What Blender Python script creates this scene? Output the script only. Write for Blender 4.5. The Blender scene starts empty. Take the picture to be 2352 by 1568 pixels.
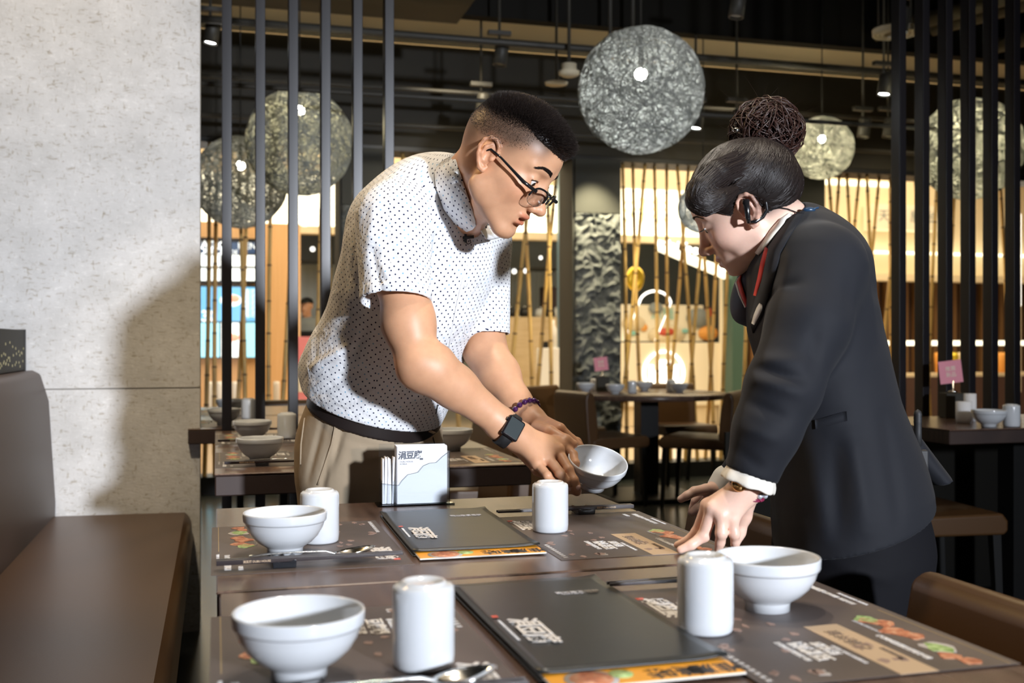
import bpy, bmesh, math, random
import numpy as np
from mathutils import Vector, Matrix

SC = bpy.context.scene
COL = SC.collection
R = math.radians
TH = R(15.5); FPX = 2450.0; CAMH = 1.07
FW = (math.sin(TH), math.cos(TH)); RT = (math.cos(TH), -math.sin(TH))

# ---------------------------------------------------------------- camera
cd = bpy.data.cameras.new('camera'); cam = bpy.data.objects.new('camera', cd); COL.objects.link(cam)
cd.sensor_width = 36.0; cd.lens = 36.0 * FPX / 2352.0
cam.location = (0, 0, CAMH); cam.rotation_euler = (R(90), 0, -TH)
cd.clip_start = 0.02; cd.clip_end = 100
cd.dof.use_dof = True; cd.dof.focus_distance = 1.98; cd.dof.aperture_fstop = 5.0
SC.camera = cam
# ---------------------------------------------------------------- view, world
SC.view_settings.view_transform = 'Standard'
try: SC.view_settings.look = 'None'
except Exception: pass
SC.view_settings.exposure = 0.07; SC.view_settings.gamma = 1.0
SC.view_settings.use_curve_mapping = False
w = bpy.data.worlds.new('world'); SC.world = w; w.use_nodes = True
w.node_tree.nodes['Background'].inputs[0].default_value = (1.0, 0.86, 0.62, 1)
w.node_tree.nodes['Background'].inputs[1].default_value = 0.10
SC.cycles.max_bounces = 6; SC.cycles.transparent_max_bounces = 16
SC.cycles.sample_clamp_indirect = 4.0

def loc_of(px, py, d):
    a = (px - 1176) / FPX * d
    return (d * FW[0] + a * RT[0], d * FW[1] + a * RT[1], CAMH - (py - 784) / FPX * d)
def on_y(px, py, y):
    t = (px - 1176) / FPX
    return loc_of(px, py, y / (FW[1] + t * RT[1]))

def area(name, loc, target, size, power, col, shape='DISK', spread=180):
    l = bpy.data.lights.new(name, 'AREA'); l.shape = shape; l.size = size; l.energy = power; l.color = col
    l.spread = R(spread)
    o = bpy.data.objects.new(name, l); COL.objects.link(o); o.location = loc
    o.rotation_euler = (Vector(target) - Vector(loc)).to_track_quat('-Z', 'Y').to_euler(); return o
def spot(name, loc, target, power, col, ang=60, blend=.5, rad=.03):
    l = bpy.data.lights.new(name, 'SPOT'); l.energy = power; l.color = col; l.spot_size = R(ang); l.spot_blend = blend
    l.shadow_soft_size = rad
    o = bpy.data.objects.new(name, l); COL.objects.link(o); o.location = loc
    o.rotation_euler = (Vector(target) - Vector(loc)).to_track_quat('-Z', 'Y').to_euler(); return o
def point(name, loc, power, col, rad=.05):
    l = bpy.data.lights.new(name, 'POINT'); l.energy = power; l.color = col; l.shadow_soft_size = rad
    o = bpy.data.objects.new(name, l); COL.objects.link(o); o.location = loc; return o
# the photographer's cool lamp, right of the camera, and the warm spots over the tables
FLASH = area('cool_key_lamp', (2.25, -4.6, 1.95), (0.25, 2.6, 1.2), 0.34, 76, (0.86, 0.91, 1.0), spread=60)
area('dining_fill_light', (1.6, 2.0, 3.95), (1.6, 2.0, 0), 3.0, 15, (1.0, 0.80, 0.54), 'SQUARE')  # broad warm fill added over the dining area, no fixture of its own
TSPOT = [spot('table_spot', (0.62, 1.98, 3.25), (0.45, 1.65, 0.75), 90, (1.0, 0.90, 0.76), 70, .7, .05),
         spot('table_spot', (0.50, 1.15, 3.25), (0.40, 1.05, 0.75), 62, (1.0, 0.90, 0.76), 60, .7, .05),
         spot('table_spot', (-0.45, 2.2, 3.2), (0.15, 3.4, 0.8), 150, (1.0, 0.82, 0.58), 50, .7, .06),
         spot('back_spot', (-0.9, 3.0, 3.2), (0.35, 2.15, 1.35), 110, (1.0, 0.66, 0.30), 45, .7, .08),
         spot('back_spot', (3.0, 3.9, 3.2), (1.3, 1.7, 1.1), 40, (1.0, 0.75, 0.42), 60, .7, .08),
         spot('wall_spot', (-0.75, 3.1, 3.6), (-0.50, 4.1, 0.7), 60, (1.0, 0.72, 0.36), 75, .9, .1),
         spot('round_table_spot', (2.2, 6.7, 3.3), (2.5, 7.0, 0.9), 220, (1.0, 0.84, 0.6), 75, .8, .08),
         spot('back_table_spot', (0.4, 4.7, 3.3), (0.3, 4.7, 0.7), 150, (1.0, 0.84, 0.6), 80, .8, .08),
         spot('corner_table_spot', (3.1, 3.4, 3.2), (3.1, 3.6, 0.7), 26, (1.0, 0.84, 0.6), 70, .8, .08),
         spot('bamboo_fill_spot', (1.4, 6.3, 3.0), (1.6, 7.8, 1.2), 90, (1.0, 0.86, 0.6), 80, .8, .05),  # fill spots added on the restaurant side to brighten the backlit canes
         spot('bamboo_fill_spot', (3.6, 6.2, 3.0), (3.7, 7.8, 1.2), 90, (1.0, 0.86, 0.6), 80, .8, .05),
         spot('bamboo_fill_spot', (5.3, 6.3, 3.0), (5.4, 7.8, 1.2), 90, (1.0, 0.86, 0.6), 80, .8, .05),
         spot('column_spot', (2.72, 7.3, 2.6), (2.80, 7.7, 1.35), 380, (1.0, 0.88, 0.58), 60, .8, .03)]
# daylight-bright mall concourse behind the bamboo: its ceiling lights
area('mall_ceiling_light', (1.5, 10.3, 3.6), (1.5, 10.6, 0), 5.0, 230, (1.0, 0.82, 0.55), 'SQUARE')
area('mall_ceiling_light', (7.0, 10.3, 3.6), (7.0, 10.6, 0), 5.0, 260, (1.0, 0.82, 0.56), 'SQUARE')
area('shop_ceiling_light', (3.2, 15.2, 3.4), (3.2, 15.3, 0), 3.0, 420, (0.95, 1.0, 0.98), 'SQUARE')

# ---------------------------------------------------------------- materials
def mat(name, base=(.5, .5, .5), rough=.5, metal=0, spec=.5, emit=None, es=0, **k):
    m = bpy.data.materials.new(name); m.use_nodes = True; n = m.node_tree.nodes; b = n['Principled BSDF']
    b.inputs['Base Color'].default_value = (*base, 1); b.inputs['Roughness'].default_value = rough
    b.inputs['Metallic'].default_value = metal; b.inputs['Specular IOR Level'].default_value = spec
    if emit: b.inputs['Emission Color'].default_value = (*emit, 1); b.inputs['Emission Strength'].default_value = es
    for kk, v in k.items(): b.inputs[kk.replace('_', ' ')].default_value = v
    return m
def tex(m, kind, coord='Object', **k):
    nt = m.node_tree; t = nt.nodes.new(kind); c = nt.nodes.new('ShaderNodeTexCoord'); mp = nt.nodes.new('ShaderNodeMapping')
    nt.links.new(c.outputs[coord], mp.inputs[0]); nt.links.new(mp.outputs[0], t.inputs['Vector'])
    for kk, v in k.items():
        if kk == 'map': mp.inputs['Scale'].default_value = v
        elif kk == 'rot': mp.inputs['Rotation'].default_value = v
        else:
            kk2 = kk.replace('_', ' ')
            if kk2 in t.inputs: t.inputs[kk2].default_value = v
            else: setattr(t, kk, v)
    return t
def ramp(m, src, stops, out='Fac'):
    nt = m.node_tree; r = nt.nodes.new('ShaderNodeValToRGB'); nt.links.new(src.outputs[out] if isinstance(out, str) else src.outputs[out], r.inputs[0])
    e = r.color_ramp.elements
    while len(e) > 1: e.remove(e[-1])
    for i, (p, c) in enumerate(stops):
        q = e[0] if i == 0 else e.new(p)
        q.position = p; q.color = (*c, 1) if len(c) == 3 else c
    return r
def tobase(m, r): m.node_tree.links.new(r.outputs[0], m.node_tree.nodes['Principled BSDF'].inputs['Base Color'])
def bump(m, src, strength=.3, dist=.005, out='Fac'):
    nt = m.node_tree; b = nt.nodes.new('ShaderNodeBump'); b.inputs['Strength'].default_value = strength
    b.inputs['Distance'].default_value = dist
    nt.links.new(src.outputs[out], b.inputs['Height']); nt.links.new(b.outputs[0], nt.nodes['Principled BSDF'].inputs['Normal']); return b
def mixc(m, fac, a, b, mode='MIX'):
    nt = m.node_tree; x = nt.nodes.new('ShaderNodeMix'); x.data_type = 'RGBA'; x.blend_type = mode
    for s, v in ((0, fac), (6, a), (7, b)):
        if hasattr(v, 'outputs'): nt.links.new(v.outputs[0], x.inputs[s])
        elif hasattr(v, 'is_output'): nt.links.new(v, x.inputs[s])
        else: x.inputs[s].default_value = v if s == 0 else (*v, 1)
    class O: pass
    o = O(); o.outputs = [x.outputs[2]]; return o

M = {}
M['porcelain'] = mat('porcelain', (.64, .665, .695), .12, spec=.6, Coat_Weight=.4)
M['line_grey'] = mat('line_grey', (.30, .31, .33), .3)
# walnut table tops
def wood(name, c1, c2, rough=.25, sc=(3, 60, 3)):
    m = mat(name, c1, rough, spec=.5); t = tex(m, 'ShaderNodeTexNoise', map=sc, Scale=1.6, Detail=6, Roughness=.6)
    tobase(m, ramp(m, t, [(.35, c1), (.65, c2)])); bump(m, t, .05, .002); return m
M['table'] = wood('walnut_top', (.080, .047, .034), (.128, .078, .056), .27, (45, 2.5, 3))
M['table_edge'] = wood('walnut_edge', (.028, .016, .014), (.045, .026, .020), .55, (3, 40, 3))
M['black_metal'] = mat('black_metal', (.012, .012, .012), .4, spec=.4)
M['leather'] = mat('brown_leather', (.075, .036, .013), .36, spec=.5)
t = tex(M['leather'], 'ShaderNodeTexNoise', Scale=260, Detail=2); bump(M['leather'], t, .12, .0008)
M['leather2'] = mat('brown_leather_back', (.062, .037, .029), .42, spec=.45)
t = tex(M['leather2'], 'ShaderNodeTexNoise', Scale=260, Detail=2); bump(M['leather2'], t, .12, .0008)
# straw-flecked cement board
m = M['board'] = mat('straw_cement', (.6, .58, .55), .85, spec=.2)
n1 = tex(m, 'ShaderNodeTexNoise', map=(1, 1, 1), Scale=7, Detail=5, Roughness=.65)
n2 = tex(m, 'ShaderNodeTexNoise', map=(42, 42, 110), rot=(0, R(32), 0), Scale=1.0, Detail=2, Roughness=.5, Distortion=.5)
n3 = tex(m, 'ShaderNodeTexNoise', map=(110, 40, 40), rot=(0, R(-50), 0), Scale=1.0, Detail=2, Roughness=.5, Distortion=.5)
r1 = ramp(m, n1, [(.3, (.58, .575, .565)), (.7, (.74, .735, .73))])
r2 = ramp(m, n2, [(.27, (.72, .68, .62)), (.40, (1, 1, 1)), (.62, (1, 1, 1)), (.74, (1.15, 1.15, 1.15))])
r3 = ramp(m, n3, [(.26, (.74, .70, .63)), (.38, (1, 1, 1)), (.64, (1, 1, 1)), (.75, (1.12, 1.12, 1.12))])
x1 = mixc(m, 1.0, r1, r2, 'MULTIPLY'); x2 = mixc(m, 1.0, x1, r3, 'MULTIPLY'); tobase(m, x2); bump(m, n2, .25, .004)
M['joint'] = mat('board_joint', (.30, .28, .25), .9)
M['slat'] = mat('dark_slat', (.010, .009, .012), .35, spec=.5)
m = M['floor'] = mat('polished_concrete', (.05, .056, .05), .24, spec=.4)
t = tex(m, 'ShaderNodeTexNoise', Scale=1.5, Detail=5); tobase(m, ramp(m, t, [(.3, (.030, .036, .033)), (.7, (.085, .09, .08))]))
M['mall_floor'] = mat('mall_floor', (.62, .50, .36), .2, spec=.6)
M['ceiling'] = mat('black_ceiling', (.010, .009, .007), .8, spec=.2)
M['fascia'] = mat('dark_fascia', (.030, .026, .018), .6, spec=.3)
M['duct'] = mat('dark_duct', (.045, .038, .024), .6, spec=.3)
M['pipe'] = mat('dark_pipe', (.05, .046, .038), .5, spec=.4)
M['panel'] = mat('cream_ceiling_panel', (.80, .70, .50), .8)
# rough stone of the columns
m = M['stone'] = mat('rough_stone', (.12, .125, .12), .85, spec=.25)
t = tex(m, 'ShaderNodeTexNoise', map=(1, 1, 1.4), Scale=9, Detail=6, Roughness=.7)
tobase(m, ramp(m, t, [(.35, (.055, .060, .058)), (.65, (.17, .175, .165))]))
M['stone_cap'] = mat('column_cap', (.045, .045, .038), .7, spec=.3)
m = M['bamboo'] = mat('bamboo', (.42, .26, .08), .4, spec=.4)
t = tex(m, 'ShaderNodeTexNoise', map=(4, 4, 2), Scale=2.5, Detail=3); tobase(m, ramp(m, t, [(.3, (.30, .18, .05)), (.55, (.60, .38, .12)), (.75, (.72, .50, .20))]))
M['bamboo_node'] = mat('bamboo_node', (.10, .055, .02), .6)
m = M['fiber'] = mat('grey_fiber', (.32, .33, .30), .65, spec=.4)
M['bulb'] = mat('bulb', (1, 1, 1), .3, emit=(1, .95, .82), es=40)
M['lamp_lens'] = mat('lamp_lens', (1, 1, 1), .3, emit=(.92, .98, 1), es=40)
M['grey_lens'] = mat('grey_lens', (.25, .24, .2), .4)
M['steel'] = mat('polished_steel', (.72, .72, .70), .14, metal=1)
M['chop'] = mat('dark_chopstick', (.022, .014, .015), .3, spec=.5)
M['rest'] = mat('black_rest', (.012, .014, .018), .18, spec=.6)
M['mat_paper'] = mat('placemat_paper', (.135, .105, .095), .45, spec=.35)
m = M['mat_paper']; t = tex(m, 'ShaderNodeTexNoise', Scale=5, Detail=3); tobase(m, ramp(m, t, [(.35, (.075, .060, .054)), (.7, (.135, .105, .094))]))
M['print_white'] = mat('print_white', (.72, .69, .66), .5)
M['print_tan'] = mat('print_tan', (.50, .36, .23), .5)
M['print_line'] = mat('print_line', (.36, .27, .14), .5)
M['print_red'] = mat('print_red', (.62, .09, .05), .5)
M['print_ink'] = mat('print_ink', (.16, .11, .075), .5)
m = M['print_food'] = mat('print_food', (.6, .3, .15), .5)
t = tex(m, 'ShaderNodeTexNoise', Scale=90, Detail=3, Roughness=.7); tobase(m, ramp(m, t, [(.3, (.16, .04, .02)), (.5, (.50, .17, .08)), (.65, (.62, .36, .22)), (.8, (.2, .25, .08))]))
m = M['print_green'] = mat('print_green', (.35, .5, .2), .5)
t = tex(m, 'ShaderNodeTexNoise', Scale=120, Detail=2); tobase(m, ramp(m, t, [(.35, (.14, .26, .05)), (.6, (.42, .56, .24))]))
M['print_plate'] = mat('print_plate', (.45, .42, .40), .5)
M['print_blossom'] = mat('print_blossom', (.27, .18, .15), .5)
M['menu_cover'] = mat('menu_cover', (.017, .019, .019), .36, spec=.5)
t = tex(M['menu_cover'], 'ShaderNodeTexNoise', Scale=9, Detail=4); bump(M['menu_cover'], t, .12, .004)
M['menu_orange'] = mat('menu_orange', (.86, .38, .025), .4)
M['menu_page'] = mat('menu_page', (.72, .68, .62), .5)
M['ink'] = mat('ink_blue_black', (.045, .055, .085), .5)
M['ink_black'] = mat('ink_black', (.02, .015, .012), .5)
M['paper'] = mat('white_paper', (.82, .82, .84), .7, spec=.2)
t = tex(M['paper'], 'ShaderNodeTexNoise', Scale=60, Detail=2); bump(M['paper'], t, .05, .001)
M['pink'] = mat('pink_card', (.80, .28, .36), .5)
def clear(name, tint=(.92, .95, .98), base_gloss=.04):
    m = bpy.data.materials.new(name); m.use_nodes = True; nt = m.node_tree; nt.nodes.clear()
    o = nt.nodes.new('ShaderNodeOutputMaterial'); mx = nt.nodes.new('ShaderNodeMixShader'); tr = nt.nodes.new('ShaderNodeBsdfTransparent')
    gl = nt.nodes.new('ShaderNodeBsdfGlossy'); lw = nt.nodes.new('ShaderNodeLayerWeight'); lw.inputs['Blend'].default_value = .5; pw = nt.nodes.new('ShaderNodeMath'); pw.operation = 'POWER'; pw.inputs[1].default_value = 4
    fr = nt.nodes.new('ShaderNodeMath'); fr.operation = 'MULTIPLY_ADD'; fr.inputs[1].default_value = .7; fr.inputs[2].default_value = .035; gl.inputs['Roughness'].default_value = .04
    nt.links.new(lw.outputs['Facing'], pw.inputs[0]); nt.links.new(pw.outputs[0], fr.inputs[0])
    tr.inputs[0].default_value = (*tint, 1); nt.links.new(fr.outputs[0], mx.inputs[0]); nt.links.new(tr.outputs[0], mx.inputs[1])
    nt.links.new(gl.outputs[0], mx.inputs[2]); nt.links.new(mx.outputs[0], o.inputs[0]); return m
M['acrylic'] = clear('clear_acrylic', (.95, .97, .985))
M['acrylic_edge'] = clear('acrylic_edge', (.42, .46, .48))
M['lens'] = clear('spectacle_lens', (.93, .94, .95))
M['bottle_glass'] = clear('bottle_glass', (.8, .82, .78))

# ---------------------------------------------------------------- mesh helpers
class MB:
    def __init__(s): s.v = []; s.f = []; s.m = []; s.sm = []
    def add(s, vs, fs, mi=0, smooth=False):
        o = len(s.v); s.v += [tuple(v) for v in vs]
        for f in fs: s.f.append(tuple(i + o for i in f)); s.m.append(mi); s.sm.append(smooth)
        return s
    def box(s, lo, hi, mi=0):
        x0, y0, z0 = lo; x1, y1, z1 = hi
        return s.add([(x0, y0, z0), (x1, y0, z0), (x1, y1, z0), (x0, y1, z0), (x0, y0, z1), (x1, y0, z1), (x1, y1, z1), (x0, y1, z1)],
                     [(0, 3, 2, 1), (4, 5, 6, 7), (0, 1, 5, 4), (1, 2, 6, 5), (2, 3, 7, 6), (3, 0, 4, 7)], mi)
    def lathe(s, prof, n=48, mi=0, c=(0, 0, 0), T=None, mis=None, closed=False):
        vs = []; fs = []
        for r, z in prof:
            for k in range(n):
                a = 2 * math.pi * k / n; p = Vector((r * math.cos(a), r * math.sin(a), z))
                if T is not None: p = T @ p
                vs.append((p[0] + c[0], p[1] + c[1], p[2] + c[2]))
        o = len(s.v); s.v += vs
        for i in range(len(prof) - 1):
            for k in range(n):
                k2 = (k + 1) % n
                s.f.append((o + i * n + k, o + i * n + k2, o + (i + 1) * n + k2, o + (i + 1) * n + k)); s.m.append(mis[i] if mis else mi); s.sm.append(True)
        return s
    def tube(s, pts, rad, n=8, mi=0, cap=True):
        pts = [Vector(p) for p in pts]; N = len(pts)
        rr = rad if isinstance(rad, (list, tuple)) else [rad] * N
        o = len(s.v); up = None
        for i, p in enumerate(pts):
            t = (pts[min(i + 1, N - 1)] - pts[max(i - 1, 0)]).normalized()
            if up is None:
                up = t.orthogonal().normalized()
            up = (up - t * up.dot(t)).normalized(); b = t.cross(up)
            for k in range(n):
                a = 2 * math.pi * k / n; q = p + (up * math.cos(a) + b * math.sin(a)) * rr[i]; s.v.append(tuple(q))
        for i in range(N - 1):
            for k in range(n):
                k2 = (k + 1) % n; s.f.append((o + i * n + k, o + i * n + k2, o + (i + 1) * n + k2, o + (i + 1) * n + k)); s.m.append(mi); s.sm.append(True)
        if cap:
            s.f.append(tuple(o + k for k in reversed(range(n)))); s.m.append(mi); s.sm.append(False)
            s.f.append(tuple(o + (N - 1) * n + k for k in range(n))); s.m.append(mi); s.sm.append(False)
        return s
    def sphere(s, c, r, mi=0, n=16, m=10, T=None):
        rr = r if isinstance(r, (tuple, list)) else (r, r, r)
        vs = []; fs = []
        for i in range(m + 1):
            ph = math.pi * i / m
            for k in range(n):
                a = 2 * math.pi * k / n
                p = Vector((rr[0] * math.sin(ph) * math.cos(a), rr[1] * math.sin(ph) * math.sin(a), rr[2] * math.cos(ph)))
                if T is not None: p = T @ p
                vs.append((p[0] + c[0], p[1] + c[1], p[2] + c[2]))
        for i in range(m):
            for k in range(n):
                k2 = (k + 1) % n; fs.append((i * n + k, (i + 1) * n + k, (i + 1) * n + k2, i * n + k2))
        return s.add(vs, fs, mi, True)
    def prism(s, poly, z0, z1, mi=0, mside=None):
        n = len(poly); vs = [(x, y, z0) for x, y in poly] + [(x, y, z1) for x, y in poly]
        s.add(vs, [tuple(reversed(range(n)))], mi); o = len(s.v) - 2 * n
        s.f.append(tuple(o + n + k for k in range(n))); s.m.append(mi); s.sm.append(False)
        for k in range(n):
            k2 = (k + 1) % n; s.f.append((o + k, o + k2, o + n + k2, o + n + k)); s.m.append(mi if mside is None else mside); s.sm.append(False)
        return s
    def xf(s, T, start=0):
        for i in range(start, len(s.v)): s.v[i] = tuple(T @ Vector(s.v[i]))
        return s
    def build(s, name, mats, parent=None, bevel=0, seg=2, sub=0):
        me = bpy.data.meshes.new(name); me.from_pydata(s.v, [], s.f)
        mats = mats if isinstance(mats, (list, tuple)) else [mats]
        for mm in mats: me.materials.append(M[mm] if isinstance(mm, str) else mm)
        me.polygons.foreach_set('material_index', s.m); me.polygons.foreach_set('use_smooth', s.sm); me.update()
        if any(len(set(f)) < 3 for f in s.f[:0]): pass
        o = bpy.data.objects.new(name, me); COL.objects.link(o)
        if parent: o.parent = parent
        if bevel:
            b = o.modifiers.new('bevel', 'BEVEL'); b.width = bevel; b.segments = seg; b.limit_method = 'ANGLE'; b.angle_limit = R(40)
            if seg > 1: me.polygons.foreach_set('use_smooth', [True] * len(s.f)); o.modifiers.new('wn', 'WEIGHTED_NORMAL').keep_sharp = False
        if sub:
            b = o.modifiers.new('sub', 'SUBSURF'); b.levels = sub; b.render_levels = sub
        return o
def tag(o, label=None, cat=None, group=None, kind=None):
    if label: o['label'] = label
    if cat: o['category'] = cat
    if group: o['group'] = group
    if kind: o['kind'] = kind
    return o
def thing(name, label, cat, loc=(0, 0, 0), rz=0, group=None):
    o = bpy.data.objects.new(name, None); COL.objects.link(o); o.empty_display_size = .05
    o.location = loc; o.rotation_euler = (0, 0, rz); return tag(o, label, cat, group)
def structure(name, mb, mats, **k):
    o = mb.build(name, mats, **k); o['kind'] = 'structure'; return o
def copy_tree(o, parent=None):
    c = o.copy(); COL.objects.link(c); c.parent = parent
    for ch in list(o.children):
        copy_tree(ch, c)
    return c
def dup(o, loc, rz, label, group=None):
    c = copy_tree(o); c.location = loc; c.rotation_euler = (o.rotation_euler[0], o.rotation_euler[1], rz); c['label'] = label
    if group: c['group'] = group
    return c
def textmesh(body, size, extrude=.0002, bold=0.0, shear=0.0, align='CENTER', spacing=1.0):
    cu = bpy.data.curves.new('lettering', 'FONT'); cu.body = body; cu.size = size; cu.extrude = extrude; cu.offset = bold
    cu.align_x = align; cu.align_y = 'CENTER'; cu.shear = shear; cu.space_character = spacing; cu.resolution_u = 3
    o = bpy.data.objects.new('lettering', cu); COL.objects.link(o)
    dg = bpy.context.evaluated_depsgraph_get(); me = bpy.data.meshes.new_from_object(o.evaluated_get(dg))
    vs = [tuple(v.co) for v in me.vertices]; fs = [tuple(p.vertices) for p in me.polygons]
    bpy.data.objects.remove(o); bpy.data.curves.remove(cu); bpy.data.meshes.remove(me)
    return vs, fs
def text(mb, body, size, T, mi=0, **k):
    vs, fs = textmesh(body, size, **k); mb.add([T @ Vector(v) for v in vs], fs, mi); return mb
def frame(o, x, z):
    x = Vector(x).normalized(); z = Vector(z).normalized(); y = z.cross(x)
    T = Matrix((x, y, z)).transposed().to_4x4(); T.translation = Vector(o); return T
rnd = random.Random(7)
# ================================================================ the room
structure('floor', MB().box((-4, -7, -.08), (9, 7.80, 0)), 'floor')
structure('floor_mall', MB().box((-4, 7.80, -.08), (16, 18.5, -.004)), 'mall_floor')
structure('ceiling', MB().box((-4, -7, 4.05), (9, 7.75, 4.15)), 'ceiling')
structure('ceiling_mall', MB().box((-4, 7.9, 4.05), (16, 18.5, 4.15)), 'panel')
# cement-board wall at the head of the bench
wl = MB().box((-3.6, 4.105, 0), (-.058, 4.36, .897)); wl.box((-3.6, 4.105, .902), (-.058, 4.36, 4.05)); wl.box((-3.6, 4.110, .897), (-.061, 4.355, .902), 1)
structure('wall_left', wl, ['board', 'joint'])
structure('wall_side', MB().box((-3.9, -7, 0), (-3.7, 7.8, 4.05)), 'ceiling')
structure('wall_right', MB().box((8.6, -7, 0), (8.8, 7.7, 4.05)), 'ceiling')
structure('wall_rear', MB().box((-3.7, -7.2, 0), (8.6, -7.05, 4.05)), 'ceiling')
structure('low_dark_blocker', MB().box((2.0, 3.955, 0), (8.6, 3.968, .70)), 'ceiling')  # dark panel added to block bright floor reflections below the right slats
# bamboo screen: sill, fascia, columns
structure('trim_1', MB().box((-3.7, 7.72, 0), (8.6, 7.95, .125)), 'black_metal')
structure('beam', MB().box((-3.7, 7.70, 2.49), (8.6, 7.98, 3.24)), 'fascia', bevel=.006)
structure('trim_2', MB().box((-3.7, 7.695, 2.455), (8.6, 7.985, 2.489)), 'black_metal')
structure('ceiling_cream', MB().box((-3.7, 6.55, 3.24), (8.6, 7.69, 3.30)), 'panel')
structure('beam_front', MB().box((-3.7, 6.40, 3.08), (8.6, 6.50, 4.05)), 'ceiling')
structure('ceiling_soffit', MB().box((-1.2, 4.6, 3.0), (1.41, 6.34, 3.12)), 'duct')
def column(x0, x1):
    n = 60; nz = 250; rs = np.random.RandomState(int(x0 * 100) % 97)
    y0, y1 = 7.66, 8.02
    def noise(u, v):
        s = 0
        for f, a in ((9, 1), (19, .75), (37, .5)):
            ph = rs.rand(6) * 6.28
            s = s + a * np.sin(f * u + 1.7 * np.sin(f * .6 * v + ph[0]) + ph[1]) * np.sin(f * 1.3 * v + 1.9 * np.sin(f * .7 * u + ph[2]) + ph[3])
        return s
    mb = MB(); mb.box((x0 + .03, y0 + .03, 0), (x1 - .03, y1 - .03, 2.46), 0)
    us = np.linspace(x0, x1, n); vs = np.linspace(0, 2.05, nz); U, V = np.meshgrid(us, vs)
    D = np.abs(noise(U, V)); D = y0 + .005 - .030 * (1 - np.minimum(D, 1)) ** 2 * 1.0 + .012 * noise(U * 1.5, V * 1.5)
    D[:, 0] = y0 + .035; D[:, -1] = y0 + .035; D[-1, :] = y0 + .035
    P = np.stack([U, D, V], -1).reshape(-1, 3); F = [(j * n + i, j * n + i + 1, (j + 1) * n + i + 1, (j + 1) * n + i) for j in range(nz - 1) for i in range(n - 1)]
    mb.add(P.tolist(), F, 0, True)
    mb.box((x0, y0, 2.05), (x1, y1, 2.46), 1); mb.box((x0 - .012, y0 + .03, 0), (x0, y1, 2.46), 1); mb.box((x1, y0 + .03, 0), (x1 + .012, y1, 2.46), 1)
    return structure('column', mb, ['stone', 'stone_cap'])
for a in ((.864, 1.19), (2.623, 2.99), (4.365, 4.76), (-.93, -.60)): column(*a)

# vertical dark slats between tables
slat0 = None; k = 0
for x in [.037 + .1177 * i for i in range(6)] + [2.845 + .1177 * i for i in range(13)]:
    n_ = 6
    if x < 2:
        lab = ['first', 'second', 'third', 'fourth', 'fifth', 'sixth'][k] + ' tall dark vertical slat counted from the cement wall'
    else:
        j = k - 6
        lab = (['first', 'second', 'third', 'fourth', 'fifth', 'sixth', 'seventh'][j] + ' dark vertical slat of the right screen counted from the woman') if j < 7 else 'dark vertical slat beyond the right screen edge'
    if slat0 is None:
        slat0 = MB().box((-.0173, -.03, 0), (.0173, .03, 4.05)).build('slat', 'slat', bevel=.002); o = slat0
    else: o = slat0.copy(); COL.objects.link(o)
    o.location = (x, 4.0, 0); tag(o, lab, 'slat', 'slats of the left screen' if x < 2 else 'slats of the right screen'); k += 1
    if k > 12: break

# bamboo canes
cane_me = []
for v in range(3):
    mb = MB(); pts = []; rr = []; z = 0; q = random.Random(v); bend = q.uniform(-.012, .012)
    mb2 = []
    while z < 1:
        pts.append((bend * math.sin(z * 3.14), 0, z)); rr.append(.0135 - .003 * z + .0008); z2 = z + q.uniform(.075, .13)
        pts.append((bend * math.sin((z + .006) * 3.14), 0, z + .006)); rr.append(.0128 - .003 * z)
        mb2.append(z); z = z2
    pts.append((0, 0, 1)); rr.append(.0105)
    mb.tube(pts, rr, 8, 0)
    for zz in mb2[1:]:
        x = bend * math.sin(zz * 3.14); r_ = .0135 - .003 * zz
        mb.lathe([(r_ + .0002, -.0035), (r_ + .0016, 0), (r_ + .0002, .0035)], 8, 1, (x, 0, zz))
    o = mb.build('bamboo_cane', ['bamboo', 'bamboo_node']); cane_me.append(o.data); bpy.data.objects.remove(o)
canes = [(481, 321, 472, 921), (500, 330, 495, 915), (566, 430, 545, 900), (549, 430, 560, 900), (623, 500, 619, 921), (668, 500, 646, 933), (735, 500, 722, 900), (757, 500, 770, 900),
         (924, 345, 938, 900), (949, 345, 935, 900), (980, 345, 990, 900), (1007, 345, 985, 900), (1036, 345, 1050, 900),
         (1215, 470, 1175, 876), (1203, 470, 1219, 876), (1257, 480, 1264, 876), (1272, 480, 1239, 876), (1160, 560, 1150, 900),
         (1430, 370, 1437, 880), (1453, 370, 1471, 870), (1482, 370, 1433, 868), (1503, 375, 1508, 880), (1531, 375, 1538, 860), (1555, 375, 1589, 868), (1582, 378, 1539, 868),
         (1618, 500, 1591, 840), (1611, 520, 1631, 868), (1645, 560, 1630, 858), (1674, 600, 1663, 875), (1712, 700, 1707, 880),
         (1883, 400, 1884, 600), (1903, 400, 1921, 600), (1928, 400, 1911, 600), (1945, 400, 1954, 600), (1974, 400, 1957, 600), (1991, 400, 1997, 600), (2020, 400, 1999, 600), (2045, 400, 2049, 740), (2066, 400, 2035, 700),
         (2106, 480, 2124, 780), (2150, 480, 2138, 780), (2189, 480, 2170, 800), (2214, 480, 2226, 800), (2284, 480, 2272, 740), (2300, 480, 2312, 760)]
bays = ['left of the first stone column', 'between the two front stone columns', 'between the lit stone column and the woman', 'right of the woman']
cnt = {}
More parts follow.
